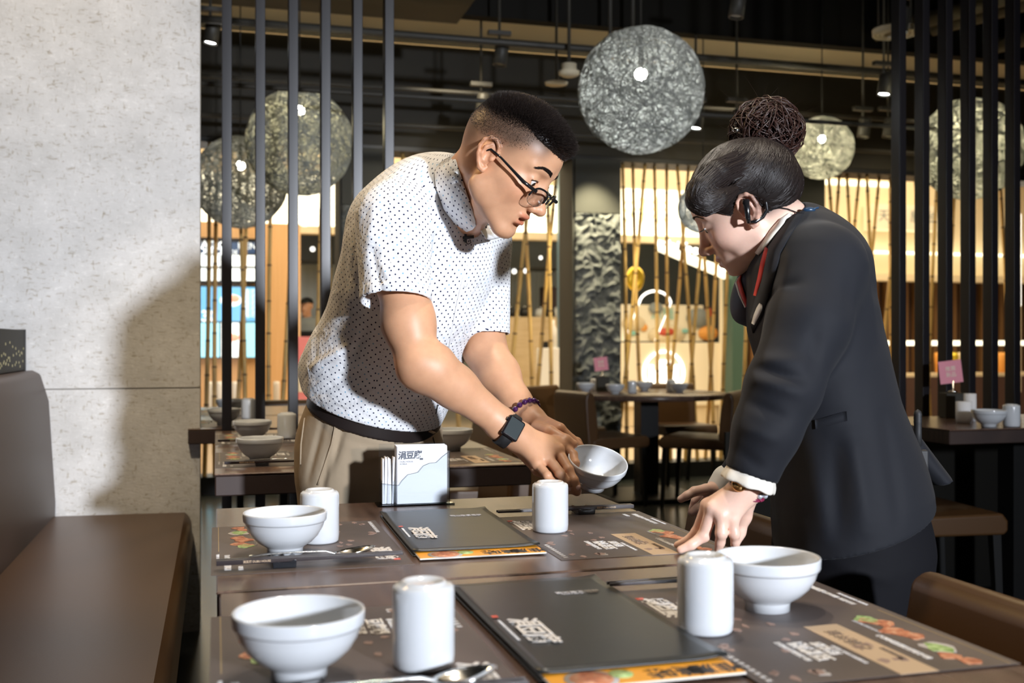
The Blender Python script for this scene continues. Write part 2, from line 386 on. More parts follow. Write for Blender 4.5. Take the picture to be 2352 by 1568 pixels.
for i, (a, b, c, d) in enumerate(canes):
    y = 7.83 + (-.075, .0, .06, -.035, .03)[i % 5]
    p = on_y(a, b, y); q_ = on_y(c, d, y); s = (q_[0] - p[0]) / (q_[2] - p[2])
    xb = p[0] + s * (.127 - p[2]); xt = p[0] + s * (2.455 - p[2]); L = math.hypot(xt - xb, 2.328)
    o = bpy.data.objects.new('bamboo_cane', cane_me[i % 3]); COL.objects.link(o); o.location = (xb, y, .126); o.rotation_euler = (0, math.atan2(xt - xb, 2.328), 0); o.scale = (1.25, 1.25, L)
    bay = 0 if a < 780 else 1 if a < 1300 else 2 if a < 1760 else 3
    cnt[bay] = cnt.get(bay, 0) + 1
    ords = ['first', 'second', 'third', 'fourth', 'fifth', 'sixth', 'seventh', 'eighth', 'ninth', 'tenth', 'eleventh', 'twelfth', 'thirteenth', 'fourteenth', 'fifteenth', 'sixteenth']
    lean = 'leaning left' if xt < xb - .03 else 'leaning right' if xt > xb + .03 else 'nearly upright'
    tag(o, '%s bamboo cane, %s from the left, %s' % (lean, ords[cnt[bay] - 1], bays[bay]), 'bamboo', 'bamboo canes of the rear screen')

# ceiling pipes and track
def pipe(name, y, z, r, lab, x0=-3.6, x1=8.5, cat='pipe'):
    return tag(MB().tube([(x0, y, z), (x1, y, z)], r, 10).build(name, 'pipe'), lab, cat)
pipe('ceiling_pipe', 6.1, 2.84, .022, 'dark pipe crossing in front of the cream ceiling strip')
pipe('ceiling_pipe', 5.3, 2.30, .012, 'thin dark rail running above the man\'s head')
pipe('ceiling_pipe', 6.9, 2.72, .014, 'thin pipe just below the cream ceiling strip')
pipe('ceiling_pipe', 7.3, 2.56, .016, 'lowest thin pipe in front of the dark fascia')
for (x, lab) in ((2.35, 'left of the two hanging rods by the smoke detector'), (2.50, 'right of the two hanging rods by the smoke detector')):
    tag(MB().tube([(x, 6.2, 2.78 if x > 2.4 else 2.70), (x, 6.2, 4.04)], .013, 8).build('hanging_rod', 'pipe'), lab, 'rod')
# fabric-like slanting ducts upper right
for i, (x, z) in enumerate(((4.3, 3.15), (4.75, 3.22), (5.2, 3.12))):
    mb = MB().tube([(x, 6.3, z), (x + .9, 4.6, z + .1), (x + 1.6, 3.6, z + .3)], .05, 12)
    tag(mb.build('duct', 'duct'), ['slanting ceiling duct nearest the woven lamp', 'middle slanting ceiling duct at upper right', 'slanting ceiling duct nearest the ring downlight'][i], 'duct')

# woven ball lamps
def ball_mesh(seed):
    q = random.Random(seed); mb = MB(); nrm = lambda: Vector((q.gauss(0, 1), q.gauss(0, 1), q.gauss(0, 1))).normalized()
    for i in range(250):
        n = nrm(); off = q.uniform(-.75, .75) if i % 3 else q.uniform(-.3, .3); r = math.sqrt(1 - off * off); u = n.orthogonal().normalized(); v = n.cross(u)
        ph = [q.uniform(0, 6.28) for _ in range(3)]; rad = q.uniform(.955, 1.0); pts = []; m = 44
        a0 = q.uniform(0, 6.28)
        for k in range(m + 1):
            a = a0 + 2 * math.pi * k / m
            p = (n * (off + .05 * math.sin(3 * a + ph[0]) + .03 * math.sin(7 * a + ph[1])) + (u * math.cos(a) + v * math.sin(a)) * r).normalized() * (rad + .012 * math.sin(5 * a + ph[2]))
            pts.append(p)
        mb.tube(pts, .0062, 3, 0, cap=False)
    return mb
bm0 = ball_mesh(3).build('woven_shade', 'fiber'); bme = bm0.data; bpy.data.objects.remove(bm0)
def lamp(px, py, d, rpx, bpx, bpy_, lab, power, col=(1, .9, .72)):
    c = loc_of(px, py, d); r = rpx / FPX * d; b = loc_of(bpx, bpy_, d - r * .15)
    t = thing('woven_ball_lamp', lab, 'lamp', c, rnd.uniform(0, 6), 'woven ball lamps')
    T = t
    s = bpy.data.objects.new('woven_shade', bme); COL.objects.link(s); s.parent = t; s.scale = (r, r, r)
    bl = Vector(b) - Vector(c); bl.rotate(Matrix.Rotation(-t.rotation_euler[2], 3, 'Z')); bl = Vector((0, 0, bl.z))
    rb = max(.026, r * .10)
    MB().sphere((bl.x, bl.y, bl.z), (rb, rb, rb * .95), 0).build('bulb', 'bulb', t)
    MB().tube([(0, 0, bl.z + rb * .8), (0, 0, r * .97)], .012, 8).tube([(0, 0, r * .96), (0, 0, 4.04 - c[2])], .004, 6).build('cord', 'black_metal', t)
    point('lamp_glow', (c[0], c[1], c[2] + bl.z - rb - .05), power, col, .06)
    return t
lamp(1472, 208, 5.0, 144, 1467, 165, 'big woven grey ball lamp hanging above between the man and the woman', 11, (.95, .97, 1))
lamp(688, 327, 5.9, 122, 697, 250, 'woven ball lamp hanging behind the third and fourth slats', 8, (1, .86, .5))
lamp(552, 418, 6.7, 106, 549, 378, 'darker woven ball lamp hanging by the cement wall edge, behind the first slats', 4)
lamp(1888, 340, 7.2, 72, 1877, 317, 'small yellowish woven ball lamp right of the hair bun', 16, (1, .88, .55))
lamp(2228, 342, 6.3, 116, 2222, 283, 'yellowish woven ball lamp behind the right slat screen', 22, (1, .88, .55))
lamp(1615, 478, 7.35, 58, 1640, 460, 'small pale woven ball lamp partly behind the woman\'s forehead', 4, (.9, .95, 1))

# spotlights on the ceiling
def spotlamp(px, py, d, lit, lab, r=.042, h=.13, tilt=0.15):
    c = loc_of(px, py, d); t = thing('ceiling_spotlight', lab, 'spotlight', c, 0, 'ceiling spotlights')
    T = Matrix.Rotation(tilt, 4, 'Y')
    MB().lathe([(0, h), (r * .9, h), (r, h - .01), (r, 0), (r * .86, 0), (r * .8, .02)], 20).xf(T).build('housing', 'pipe', t)
    MB().lathe([(0, .0101), (r * .8, .010)], 20).xf(T).build('lens', 'lamp_lens' if lit else 'grey_lens', t)
    MB().tube([(0, 0, h * .9), (0, 0, 4.04 - c[2])], .008, 6).box((-.07, -.02, h + .05), (.07, .02, h + .075)).build('bracket', 'pipe', t)
for a in ((483, 100, 6.0, 1, 'lit ceiling spotlight beside the top of the cement wall'), (2066, 74, 5.6, 1, 'lit ceiling spotlight inside the ring downlight at upper right'),
          (2030, 218, 6.6, 1, 'lit ceiling spotlight above the small yellowish ball lamp'), (1598, 296, 7.0, 1, 'tiny lit spotlight at the lower right of the big ball lamp'),
          (1692, 298, 7.0, 1, 'tiny lit spotlight left of the hair bun'), (1147, 150, 6.4, 0, 'unlit ceiling spotlight above the man\'s head'),
          (1690, 40, 5.8, 0, 'unlit ceiling spotlight at the top edge above the woman'), (1982, 315, 7.3, 0, 'unlit spotlight, left of the two right of the small ball lamp'),
          (2040, 315, 7.3, 0, 'unlit spotlight, right of the two beside the right slat screen'), (1105, 262, 6.9, 0, 'unlit spotlight left of the man\'s hair top')):
    spotlamp(*a)
c = loc_of(2055, 80, 5.75)
t = thing('ring_downlight', 'large pale ring fixture around a spotlight at upper right', 'light fixture', c)
mb = MB()
for r_ in (.105, .083, .060): mb.lathe([(r_, .03), (r_ + .004, .0), (r_ + .010, .0), (r_ + .012, .03)], 40)
mb.build('ring', 'panel', t); MB().tube([(-.10, .0, .03), (-.10, 0, 4.04 - c[2])], .006, 6).tube([(.10, .0, .03), (.10, 0, 4.04 - c[2])], .006, 6).build('bracket', 'pipe', t)
c = loc_of(1307, 176, 6.35); t = thing('smoke_detector', 'round white smoke detector hanging left of the big ball lamp', 'smoke detector', c)
MB().lathe([(0, 0), (.040, 0), (.062, .012), (.064, .03), (.045, .04), (.045, .075), (0, .075)], 28).build('housing', 'panel', t)
MB().tube([(0, 0, .07), (0, 0, 4.04 - c[2])], .010, 6).build('rod', 'pipe', t)
c = loc_of(1278, 194, 6.6); t = thing('ceiling_disc', 'flat pale round disc below and left of the smoke detector', 'fixture', c)
MB().lathe([(0, 0), (.070, 0), (.073, .012), (0, .018)], 28).build('disc', 'panel', t)
MB().tube([(0, 0, .01), (0, 0, 4.04 - c[2])], .008, 6).build('rod', 'pipe', t)
# ================================================================ the mall concourse and the shops across it
YF = 12.5
M['orange_wall'] = wood('orange_wood_wall', (.70, .43, .21), (.76, .49, .26), .5, (30, 30, 1))
M['cream_wall'] = mat('cream_wall', (.78, .66, .46), .6)
M['cream_warm'] = mat('cream_warm_wall', (.78, .65, .44), .6)
M['sign_light'] = mat('sign_light', (1, 1, .9), .5, emit=(1, .95, .72), es=1.7)
M['sign_letter'] = mat('sign_letter', (1, .9, .5), .5, emit=(1, .86, .5), es=1.0)
M['white_light'] = mat('white_light', (1, 1, 1), .5, emit=(1, .98, .9), es=2.2)
M['shop_grey'] = mat('shop_grey', (.26, .29, .29), .7)
M['shop_dark'] = mat('shop_dark', (.05, .055, .055), .6)
M['corrugated'] = mat('white_corrugated', (.62, .66, .62), .5)
M['pale_wood'] = wood('pale_wood', (.50, .38, .22), (.58, .46, .29), .5, (2, 2, 18))
M['teal'] = mat('teal_column', (.045, .10, .08), .5)
M['bluegrey'] = mat('bluegrey_post', (.16, .26, .34), .4)
M['white'] = mat('white_plastic', (.8, .8, .78), .4)
M['brown_dark'] = mat('dark_brown_box', (.06, .03, .025), .5)
M['slatwood'] = wood('dark_slat_wood', (.20, .10, .035), (.30, .16, .06), .5, (30, 30, 1))
M['screen_dark'] = mat('screen_dark', (.02, .03, .05), .3, emit=(.05, .10, .20), es=.8)
M['screen_blue'] = mat('screen_blue', (.1, .3, .5), .3, emit=(.16, .50, .85), es=.9)
M['screen_cyan'] = mat('screen_cyan', (.3, .7, .9), .3, emit=(.36, .82, 1.0), es=1.0)
M['screen_white'] = mat('screen_white', (.9, .95, 1), .3, emit=(.80, .95, 1), es=1.1)
M['screen_red'] = mat('screen_red', (.9, .4, .3), .3, emit=(.85, .35, .25), es=.8)
M['gold'] = mat('gold_foil', (.85, .62, .06), .22, metal=.6)
M['orange_print'] = mat('orange_print', (.85, .38, .08), .6)
M['teal_print'] = mat('teal_print', (.25, .55, .50), .6)
M['cream_print'] = mat('cream_print', (.85, .78, .62), .6)
def FX(px, y=YF): return on_y(px, 784, y)[0]
def FZ(px, py, y=YF): return on_y(px, py, y)[2]
def fbox(mb, p0, p1, y0=YF, th=.08, mi=0):
    """box standing at world y0, spanning from the point seen at p0 (upper left) to p1 (lower right)"""
    a = on_y(p0[0], p0[1], y0); b = on_y(p1[0], p1[1], y0)
    return mb.box((a[0], y0, min(a[2], b[2])), (b[0], y0 + th, max(a[2], b[2])), mi)
zs0, zs1 = 2.42, 2.98
XL, XR = FX(380), FX(1700)
structure('wall_shops', MB().box((XL, YF, zs1), (XR, YF + .2, 4.05)).box((XL, YF + .02, zs0 - .10), (XR, YF + .2, zs0 - .02), 0), ['cream_wall'])
t = thing('lit_sign_band', 'long glowing white sign band over the shops across the concourse', 'sign', ((XL + XR) / 2, YF, zs0))
hw = (XR - XL) / 2
MB().box((-hw, -.02, 0), (hw, .16, zs1 - zs0)).build('light_box', 'sign_light', t)
mb = MB()
for px, ch in ((1462, '好'), (1500, '味'), (1245, '日')): text(mb, ch, .36, frame((FX(px) - (XL + XR) / 2, -.025, .28), (1, 0, 0), (0, -1, 0)), 0, bold=.004)
mb.build('lettering', 'sign_letter', t)
# orange timber wall with menu screens
structure('wall_timber', fbox(MB(), (380, 400), (690, 979)).box((XL, YF - .02, .0), (FX(690), YF, .12)), ['orange_wall'])
t = thing('menu_screen', 'tall stack of glowing blue menu screens on the orange timber wall', 'screen', (FX(522), YF - .03, .6))
def sc(mb, p0, p1, mi, y=YF - .07, th=.01):
    a = on_y(*p0, y); b = on_y(*p1, y); cx = FX(522)
    mb.box((a[0] - cx, y - YF, b[2] - .6), (b[0] - cx, y - YF + th, a[2] - .6), mi)
mb = MB(); sc(mb, (452, 545), (594, 652), 0, YF - .06, .06); sc(mb, (452, 655), (594, 822), 0, YF - .06, .06); mb.build('bezel', 'black_metal', t)
mb = MB()
for i, (x0, x1) in enumerate(((455, 505), (509, 552), (556, 592))):
    sc(mb, (x0, 586), (x1, 612), 1); sc(mb, (x0, 616), (x1, 645), 1); sc(mb, (x0, 556), (x1, 583), 0)
sc(mb, (455, 658), (592, 738), 2); sc(mb, (455, 741), (504, 820), 3); sc(mb, (508, 741), (549, 820), 1); sc(mb, (553, 741), (592, 820), 3)
mb.build('display', ['screen_dark', 'screen_white', 'screen_blue', 'screen_cyan'], t)
mb = MB()
def stext(s, px, py, size, mi=0, y=YF - .085, **k):
    p = on_y(px, py, y); text(mb, s, size, frame((p[0] - FX(522), y - YF, p[2] - .6), (1, 0, 0), (0, -1, 0)), mi, **k)
stext('MAGIC', 481, 563, .11, bold=.003); stext('TOUCH', 481, 578, .11, bold=.003); stext('MENU', 575, 566, .10, 0); stext('HIDE', 530, 580, .07)
stext('30', 480, 727, .17, 0, bold=.004)
for j in range(5): stext('壽司', 574, 672 + j * 13, .075, 0)
for j in range(5): stext('- - - -', 478, 752 + j * 10, .06, 2)
p = on_y(530, 690, YF - .09); cx = FX(522)
mb.sphere((p[0] - cx, -.09, p[2] - .6), (.12, .02, .07), 0); mb.sphere((p[0] - cx + .03, -.10, p[2] - .58), (.07, .02, .045), 1)
p = on_y(535, 775, YF - .09); mb.sphere((p[0] - cx, -.09, p[2] - .6), (.07, .02, .045), 1)
mb.build('screen_print', ['screen_white', 'screen_red', 'screen_blue'], t)
# kitchen shop behind the column: back wall, ceiling, counter
YB = 16.5
structure('wall_kitchen', fbox(MB(), (640, 560), (1300, 980), YB), ['corrugated'])
mb = MB(); x0, x1 = FX(640, YB), FX(1300, YB); nx = int((x1 - x0) / .11)
for i in range(nx): mb.box((x0 + i * .11, YB - .03, 1.0), (x0 + i * .11 + .055, YB, FZ(900, 600, YB)), 0)
structure('trim_3', mb, 'corrugated')
structure('ceiling_shop', MB().box((FX(640, YF + .3), YF + .25, 2.62), (FX(1700, YF + .3) + .5, 18, 2.72)), 'shop_grey')
structure('wall_shop_end', MB().box((FX(640), YB + .3, 0), (14, YB + .4, 2.7)), 'shop_grey')
for px, py, d, w_, lab in ((1245, 600, 14.5, .9, 'dark ventilation duct in the shop behind the man\'s face'), (760, 585, 14.8, .7, 'dark ventilation duct above the cook')):
    c = loc_of(px, py, d); tag(MB().box((c[0] - w_, c[1] - .3, c[2] - .12), (c[0] + w_ * .3, c[1] + .3, 2.64)).build('ventilation_duct', 'shop_dark', bevel=.02), lab, 'duct')
for i, (px, py) in enumerate(((1241, 592), (1181, 623), (1208, 622), (718, 572), (700, 520), (1176, 577))):
    c = loc_of(px, py, 14.2); o = MB().sphere((0, 0, 0), .032, 0, 12, 8).tube([(0, 0, .02), (0, 0, 2.63 - c[2])], .004, 6, 1).build('shop_lamp', ['white_light', 'pipe']); o.location = c
    tag(o, ['bright lamp dot above the dark duct right of the man\'s chin', 'left of two small lamps over the white corrugated wall', 'right of two small lamps over the white corrugated wall', 'small lamp above the cook', 'upper small lamp above the cook', 'small lamp near the man\'s chin'][i], 'lamp', 'small shop lamps')
YC = 13.2
for p0, p1, lab in (((1140, 727), (1292, 985), 'pale wooden shop counter seen behind the man\'s left arm'), ((640, 790), (800, 985), 'orange timber shop counter below the cook')):
    mb = fbox(MB(), p0, p1, YC, .6 if p0[0] > 1000 else .15); o = mb.build('shop_counter', 'pale_wood' if p0[0] > 1000 else 'orange_wall', bevel=.01); tag(o, lab, 'counter')
for i, px in enumerate((1172, 1186, 1205, 1242, 1262, 1277)):
    z = FZ(px, 727, YC); c = (FX(px, YC + .15 + .3 * (i % 2)), YC + .15 + .3 * (i % 2), z)
    t = thing('cooking_pot', ['first', 'second', 'third', 'fourth', 'fifth', 'sixth'][i] + (' shiny black' if i % 2 == 0 else ' shiny steel') + ' pot from the left on the pale shop counter', 'pot', c, 0, 'pots on the shop counter')
    MB().lathe([(0, 0), (.055, 0), (.075, .03), (.07, .09), (.045, .115), (0, .12)], 20).build('body', 'black_metal' if i % 2 == 0 else 'white', t); MB().sphere((0, 0, .13), .016).build('lid_knob', 'steel', t)
t = thing('wall_box', 'dark brown square opening box on the shop wall left of the blue grey post', 'box', (FX(1268, YC + .9), YC + .9, FZ(1268, 715, YC + .9)))
MB().box((-.12, -.05, 0), (.12, .2, .34)).build('body', 'brown_dark', t); MB().box((-.13, -.06, -.015), (.13, -.045, .0)).build('ledge', 'white', t)
structure('post', fbox(MB(), (1291, 380), (1306, 985), YF - .3, .2), 'bluegrey')
c = loc_of(1270, 940, 11.5)
t = thing('sanitizer_stand', 'white sanitizer dispenser stand left of the stone column', 'dispenser', (c[0], c[1], 0))
MB().box((-.16, -.08, 0), (.10, .08, 1.0)).build('body', 'white', t, bevel=.01); MB().lathe([(0, 1.0), (.045, 1.0), (.045, 1.2), (.02, 1.25), (.02, 1.3), (0, 1.3)], 16, 0, (.0, 0, 0)).build('bottle', 'white', t)
MB().box((-.13, -.03, 1.0), (-.06, .03, 1.07)).build('cap', 'black_metal', t)
# stall in the middle bay
structure('wall_stall', fbox(MB(), (1400, 560), (1700, 800), 15.2), 'shop_grey')
t = thing('stall_counter', 'cream stall counter with a round glowing white logo', 'counter', (FX(1540), YF, 0))
z1 = FZ(1540, 787); z0 = FZ(1540, 932); hx = FX(1658) - FX(1540); hl = FX(1400) - FX(1540)
MB().box((hl, 0, z0), (hx, .6, z1)).build('panel', 'cream_print', t, bevel=.01); MB().box((hl, .05, 0), (hx, .6, z0)).build('plinth', 'cream_warm', t)
pz = FZ(1524, 856); px_ = FX(1524) - FX(1540); mb = MB(); T = Matrix.Rotation(R(90), 3, 'X')
mb.lathe([(.255, 0), (.255, .02), (.285, .02), (.285, 0)], 48, 0, (px_, -.003, pz), T); mb.build('logo_ring', 'white_light', t)
mb = MB(); text(mb, '品', .30, frame((px_, -.012, pz - .0), (1, 0, 0), (0, -1, 0)), 0, bold=.012, extrude=.008)
for dx in (-.17, .17): mb.box((px_ + dx - .025, -.02, pz - .13), (px_ + dx + .025, -.001, pz + .10), 0)
mb.build('logo_glyph', 'white_light', t)
# illustrated poster panel with blobs of food
yp = YF + .62
t = thing('poster_panel', 'illustrated cream and orange food poster above the stall counter', 'poster', (FX(1540), YF + .62, z1))
pz1 = FZ(1540, 700, yp) - z1; MB().box((hl * 1.02, 0, .02), (hx * 1.05, .05, pz1)).build('board', 'cream_print', t)
mb = MB(); q = random.Random(11)
for (px, py, rw, rh, mi) in ((1454, 742, .16, .10, 1), (1455, 742, .10, .05, 0), (1530, 770, .26, .13, 1), (1528, 762, .13, .055, 2), (1478, 752, .05, .05, 0), (1602, 730, .17, .13, 3), (1590, 724, .05, .07, 2), (1625, 718, .05, .08, 2), (1625, 765, .14, .10, 0), (1448, 765, .08, .03, 4), (1572, 760, .05, .03, 4), (1505, 708, .10, .08, 3)):
    a = on_y(px, py, yp); mb.lathe([(0, 0), (1, 0), (1, .012), (0, .013)], 24, mi, (a[0] - FX(1540), -.012 - .002 * mi, a[2] - z1), Matrix(((rw, 0, 0), (0, 0, -1), (0, rh, 0))))
a = on_y(1520, 722, yp); text(mb, '涼麵', .17, frame((a[0] - FX(1540), -.02, a[2] - z1), (1, 0, 0), (0, -1, 0)), 4)
mb.build('print', ['orange_print', 'cream_warm', 'print_red', 'shop_grey', 'teal_print'], t)
t = thing('glowing_arch', 'bright white arched light strip above the poster panel', 'light', (FX(1512), YF + .1, FZ(1512, 700)))
MB().tube([(-.22 * math.cos(a), 0, .18 * math.sin(a)) for a in [R(10 + i * 10) for i in range(17)]], .014, 8).tube([(-.216, 0, .03), (-.216, .5, -.45)], .008, 6).tube([(.216, 0, .03), (.216, .5, -.45)], .008, 6).build('tube', 'white_light', t)
a = on_y(1512, 578, 12.2); b = on_y(1672, 640, 12.2)
t = thing('slanting_light_box', 'slanting cream light box with white lettering left of the woman\'s nose', 'sign', a)
dx, dz = b[0] - a[0], b[2] - a[2]
MB().prism([(0, 0.03), (dx, dz + .0), (dx, dz + .13), (dx * .1, .08)], 0, .1).xf(Matrix(((1, 0, 0, 0), (0, 0, 1, 0), (0, 1, 0, 0), (0, 0, 0, 1)))).build('light_box', 'sign_light', t)
mb = MB(); text(mb, 'mini food', .17, frame((.30, -.03, .06), (1, 0, -.16), (0, -1, 0)), 0, bold=.006); mb.build('lettering', 'white_light', t)
c = loc_of(1459, 640, 10.2)
t = thing('foil_balloon', 'gold foil number balloon floating behind the bamboo', 'balloon', c)
mb = MB(); mb.tube([(.055 * math.cos(a), 0, .085 * math.sin(a)) for a in [2 * math.pi * i / 24 for i in range(25)]], .036, 10, 0, cap=False); mb.build('foil', 'gold', t)
MB().tube([(0, 0, -.11), (.01, 0, -.5), (0, 0, -c[2])], .0015, 4).build('ribbon', 'white', t)
structure('column_teal', fbox(MB(), (1682, 380), (1712, 985), YF - .35, .35), 'teal')
structure('trim_4', fbox(MB(), (1660, 600), (1680, 985), YF - .1, .1), 'cream_print')
# right hand shops
X2 = FX(1712); y2 = 12.6
structure('wall_shops_right', MB().box((X2, y2, 1.95), (16, y2 + .2, 4.05)), 'cream_warm')
mb = MB().box((X2, y2 - .25, 1.88), (16, y2 - .0, 1.97), 0); tag(mb.build('fascia_ledge', 'cream_warm'), 'warm lit ledge under the right shops\' cream fascia', 'ledge')
for a, b, lab in (((1990, 575), (2400, 588), 'warm glowing strip along the foot of the right cream fascia'), ((1880, 415), (2075, 421), 'thin bright strip high on the right cream fascia')):
    o = fbox(MB(), a, b, y2 - .28, .275).build('light_strip', 'sign_light'); tag(o, lab, 'light strip')
t = thing('shop_sign', 'cream shop sign with thin dark characters right of the woman\'s back', 'sign', (FX(2030), y2 - .3, FZ(2030, 530)))
MB().box((-.26, 0, 0), (.75, .29, .33)).build('board', 'cream_print', t)
mb = MB()
for i, ch in enumerate('天丼屋台'): text(mb, ch, .17, frame((-.14 + .24 * i, -.006, .17), (1, 0, 0), (0, -1, 0)), 0)
mb.build('lettering', 'shop_grey', t)
structure('wall_slatted', MB().box((X2, y2 + .5, 0), (16, y2 + .6, 2.0)), 'brown_dark')
mb = MB()
for i in range(46): mb.box((X2 + .2 + i * .16, y2 + .42, .2), (X2 + .26 + i * .16, y2 + .5, 1.9))
structure('trim_5', mb, 'slatwood')
t = thing('display_counter', 'glowing display counter with orange drinks at the right shops', 'counter', (FX(2180), y2 - 1.0, 0))
MB().box((-1.7, 0, 0), (1.9, .5, .62)).build('base', 'brown_dark', t); MB().box((-1.7, .04, .62), (1.9, .46, .66)).build('light_shelf', 'cream_warm', t); MB().box((-1.7, .05, 1.02), (1.9, .10, 1.08)).build('light_rail', 'sign_light', t)
for i, px in enumerate((2062, 2074, 2125, 2177, 2189, 2228, 2300)):
    o = MB().lathe([(0, 0), (.055, 0), (.07, .22), (.06, .26), (0, .26)], 16).build('drink_bucket', ['orange_print', 'gold', 'cream_warm'][i % 3]); o.location = (FX(px, y2 - .8), y2 - .8 + .16 * (i % 2), .665)
    tag(o, ['first', 'second', 'third', 'fourth', 'fifth', 'sixth', 'seventh'][i] + ' bright drink container from the left on the glowing display counter', 'container', 'containers on the display counter')
for i, (p0, p1, m_, lab) in enumerate((((2316, 490), (2345, 610), 'white_light', 'upper bright vertical light panel near the right edge'), ((2316, 611), (2345, 702), 'white_light', 'lower bright vertical light panel near the right edge'),
                                  ((2276, 690), (2290, 880), 'white', 'white vertical banner between the last right slats'), ((2316, 700), (2345, 900), 'cream_print', 'printed vertical banner at the right edge, under the light panels'))):
    o = fbox(MB(), p0, p1, 10.6, .04).build('glowing_sign' if i < 2 else 'banner', m_); tag(o, lab, 'light panel' if i < 2 else 'banner')
    if i > 1: tag(MB().tube([(0, 0, 0), (0, 0, on_y(*p1, 10.6)[2])], .012, 8).build('pole', 'black_metal', o), None)
    if i > 1:
        a = on_y((p0[0] + p1[0]) / 2, 784, 10.62); o.children[0].location = (a[0], 10.62, 0)
for i, px in enumerate((481, 504, 540, 635)):
    c = loc_of(px, 900, 11.2); o = MB().lathe([(0, 0), (.034, 0), (.034, .62), (.028, .65), (0, .65)], 16).build('bollard', 'white'); o.location = (c[0], c[1], 0)
    tag(o, ['first', 'second', 'third', 'fourth'][i] + ' short white post from the left in front of the orange timber wall', 'post', 'short white posts outside')
c = loc_of(718, 840, 11.0)
t = thing('pink_standee', 'pink and white notice board standing behind the man\'s back', 'sign', (c[0], c[1], 0))
MB().box((-.17, 0, .3), (.12, .03, 1.12)).build('board', 'pink', t); MB().box((-.17, -.004, .55), (.12, .0, .72)).build('print', 'white', t); MB().box((-.17, 0, 0), (.12, .03, .3)).build('stand', 'white', t)
# ================================================================ furniture
def seat_profile(name, prof, y0, y1, m_, parent=None, bev=.02):
    mb = MB(); n = len(prof)
    vs = [(x, y0, z) for x, z in prof] + [(x, y1, z) for x, z in prof]
    fs = [tuple(range(n)), tuple(range(2 * n - 1, n - 1, -1))] + [(k, n + k, n + (k + 1) % n, (k + 1) % n) for k in range(n)]
    mb.add(vs, fs); return mb.build(name, m_, parent, bevel=bev, seg=4)
# leather bench along the left
t = thing('leather_bench', 'long brown leather booth bench along the cement wall', 'bench', (-.35, 2.0, 0))
seat_profile('seat', [(-.25, .30), (.262, .30), (.268, .34), (.262, .43), (.24, .448), (-.25, .453)], -2.2, 2.09, 'leather', t, .03)
seat_profile('backrest', [(-.36, .30), (-.205, .30), (-.200, .50), (-.222, .86), (-.250, .955), (-.275, .968), (-.36, .965)], -2.2, 2.095, 'leather2', t, .012)
MB().box((-.34, -2.2, 0), (.20, 2.08, .299)).build('plinth', 'black_metal', t)
t = thing('bench_divider', 'dark patterned divider panel on top of the bench backrest', 'divider', (-.68, 2.0, .9685))
MB().box((-.03, -2.2, 0), (.035, 2.06, .142)).build('panel', 'fascia', t, bevel=.003)
mb = MB(); q = random.Random(5)
M['dot'] = mat('brass_dot', (.45, .40, .20), .5)
for i in range(420):
    y = q.uniform(-1.2, 2.02); z = q.uniform(.01, .10)
    if q.random() > (.10 - z) / .1 * .9 + .15: continue
    mb.box((.0353, y, z), (.0362, y + .010, z + .008))
mb.build('dot_pattern', 'dot', t)['kind'] = 'stuff'
MB().box((-.032, 2.045, -.001), (.037, 2.062, .1435)).build('edge_strip', 'black_metal', t)

# tables
def table(loc, w_, d_, label, z=.75):
    t = thing('dining_table', label, 'table', loc, 0, 'square dining tables')
    MB().box((0, 0, z - .005), (w_, d_, z), 0).build('tabletop', 'table', t, bevel=.0018, seg=1)
    MB().box((.001, .001, z - .055), (w_ - .001, d_ - .001, z - .005), 0).build('edge_band', 'table_edge', t, bevel=.003, seg=1)
    cx, cy = w_ / 2, d_ / 2
    MB().box((cx - .045, cy - .045, .02), (cx + .045, cy + .045, z - .055)).build('pedestal', 'black_metal', t)
    MB().box((cx - .24, cy - .24, 0), (cx + .24, cy + .24, .02)).build('base_plate', 'black_metal', t, bevel=.004)
    MB().box((cx - .2, cy - .2, z - .07), (cx + .2, cy + .2, z - .055)).build('top_plate', 'black_metal', t)
    return t
table((0, 1.415, 0), .767, .706, 'dark walnut table between the man and the woman')
table((.004, .702, 0), .767, .708, 'nearest dark walnut table with the large menu', .7485)
table((-.004, 2.675, 0), .80, .655, 'dark walnut table behind the man\'s hips')
table((-.004, 3.336, 0), .80, .62, 'dark walnut table touching the left slats')
table((-.10, 4.06, 0), .86, .66, 'walnut table just beyond the left slats')
table((-.10, 4.75, 0), .86, .66, 'farthest walnut table beyond the left slats')
table((2.56, 3.30, 0), 1.1, .62, 'walnut table in front of the right slat screen')
# round table
RC = loc_of(1484, 903, 7.35); RZ = .72
t = thing('round_table', 'round dark dining table in front of the bamboo', 'table', (RC[0], RC[1], 0))
MB().lathe([(0, RZ), (.545, RZ), (.552, RZ - .006), (.552, RZ - .035), (0, RZ - .035)], 72).build('tabletop', 'table', t)
MB().box((-.065, -.065, .03), (.065, .065, RZ - .035)).build('pedestal', 'black_metal', t); MB().box((-.33, -.33, 0), (.33, .33, .03)).build('base_plate', 'black_metal', t, bevel=.01)
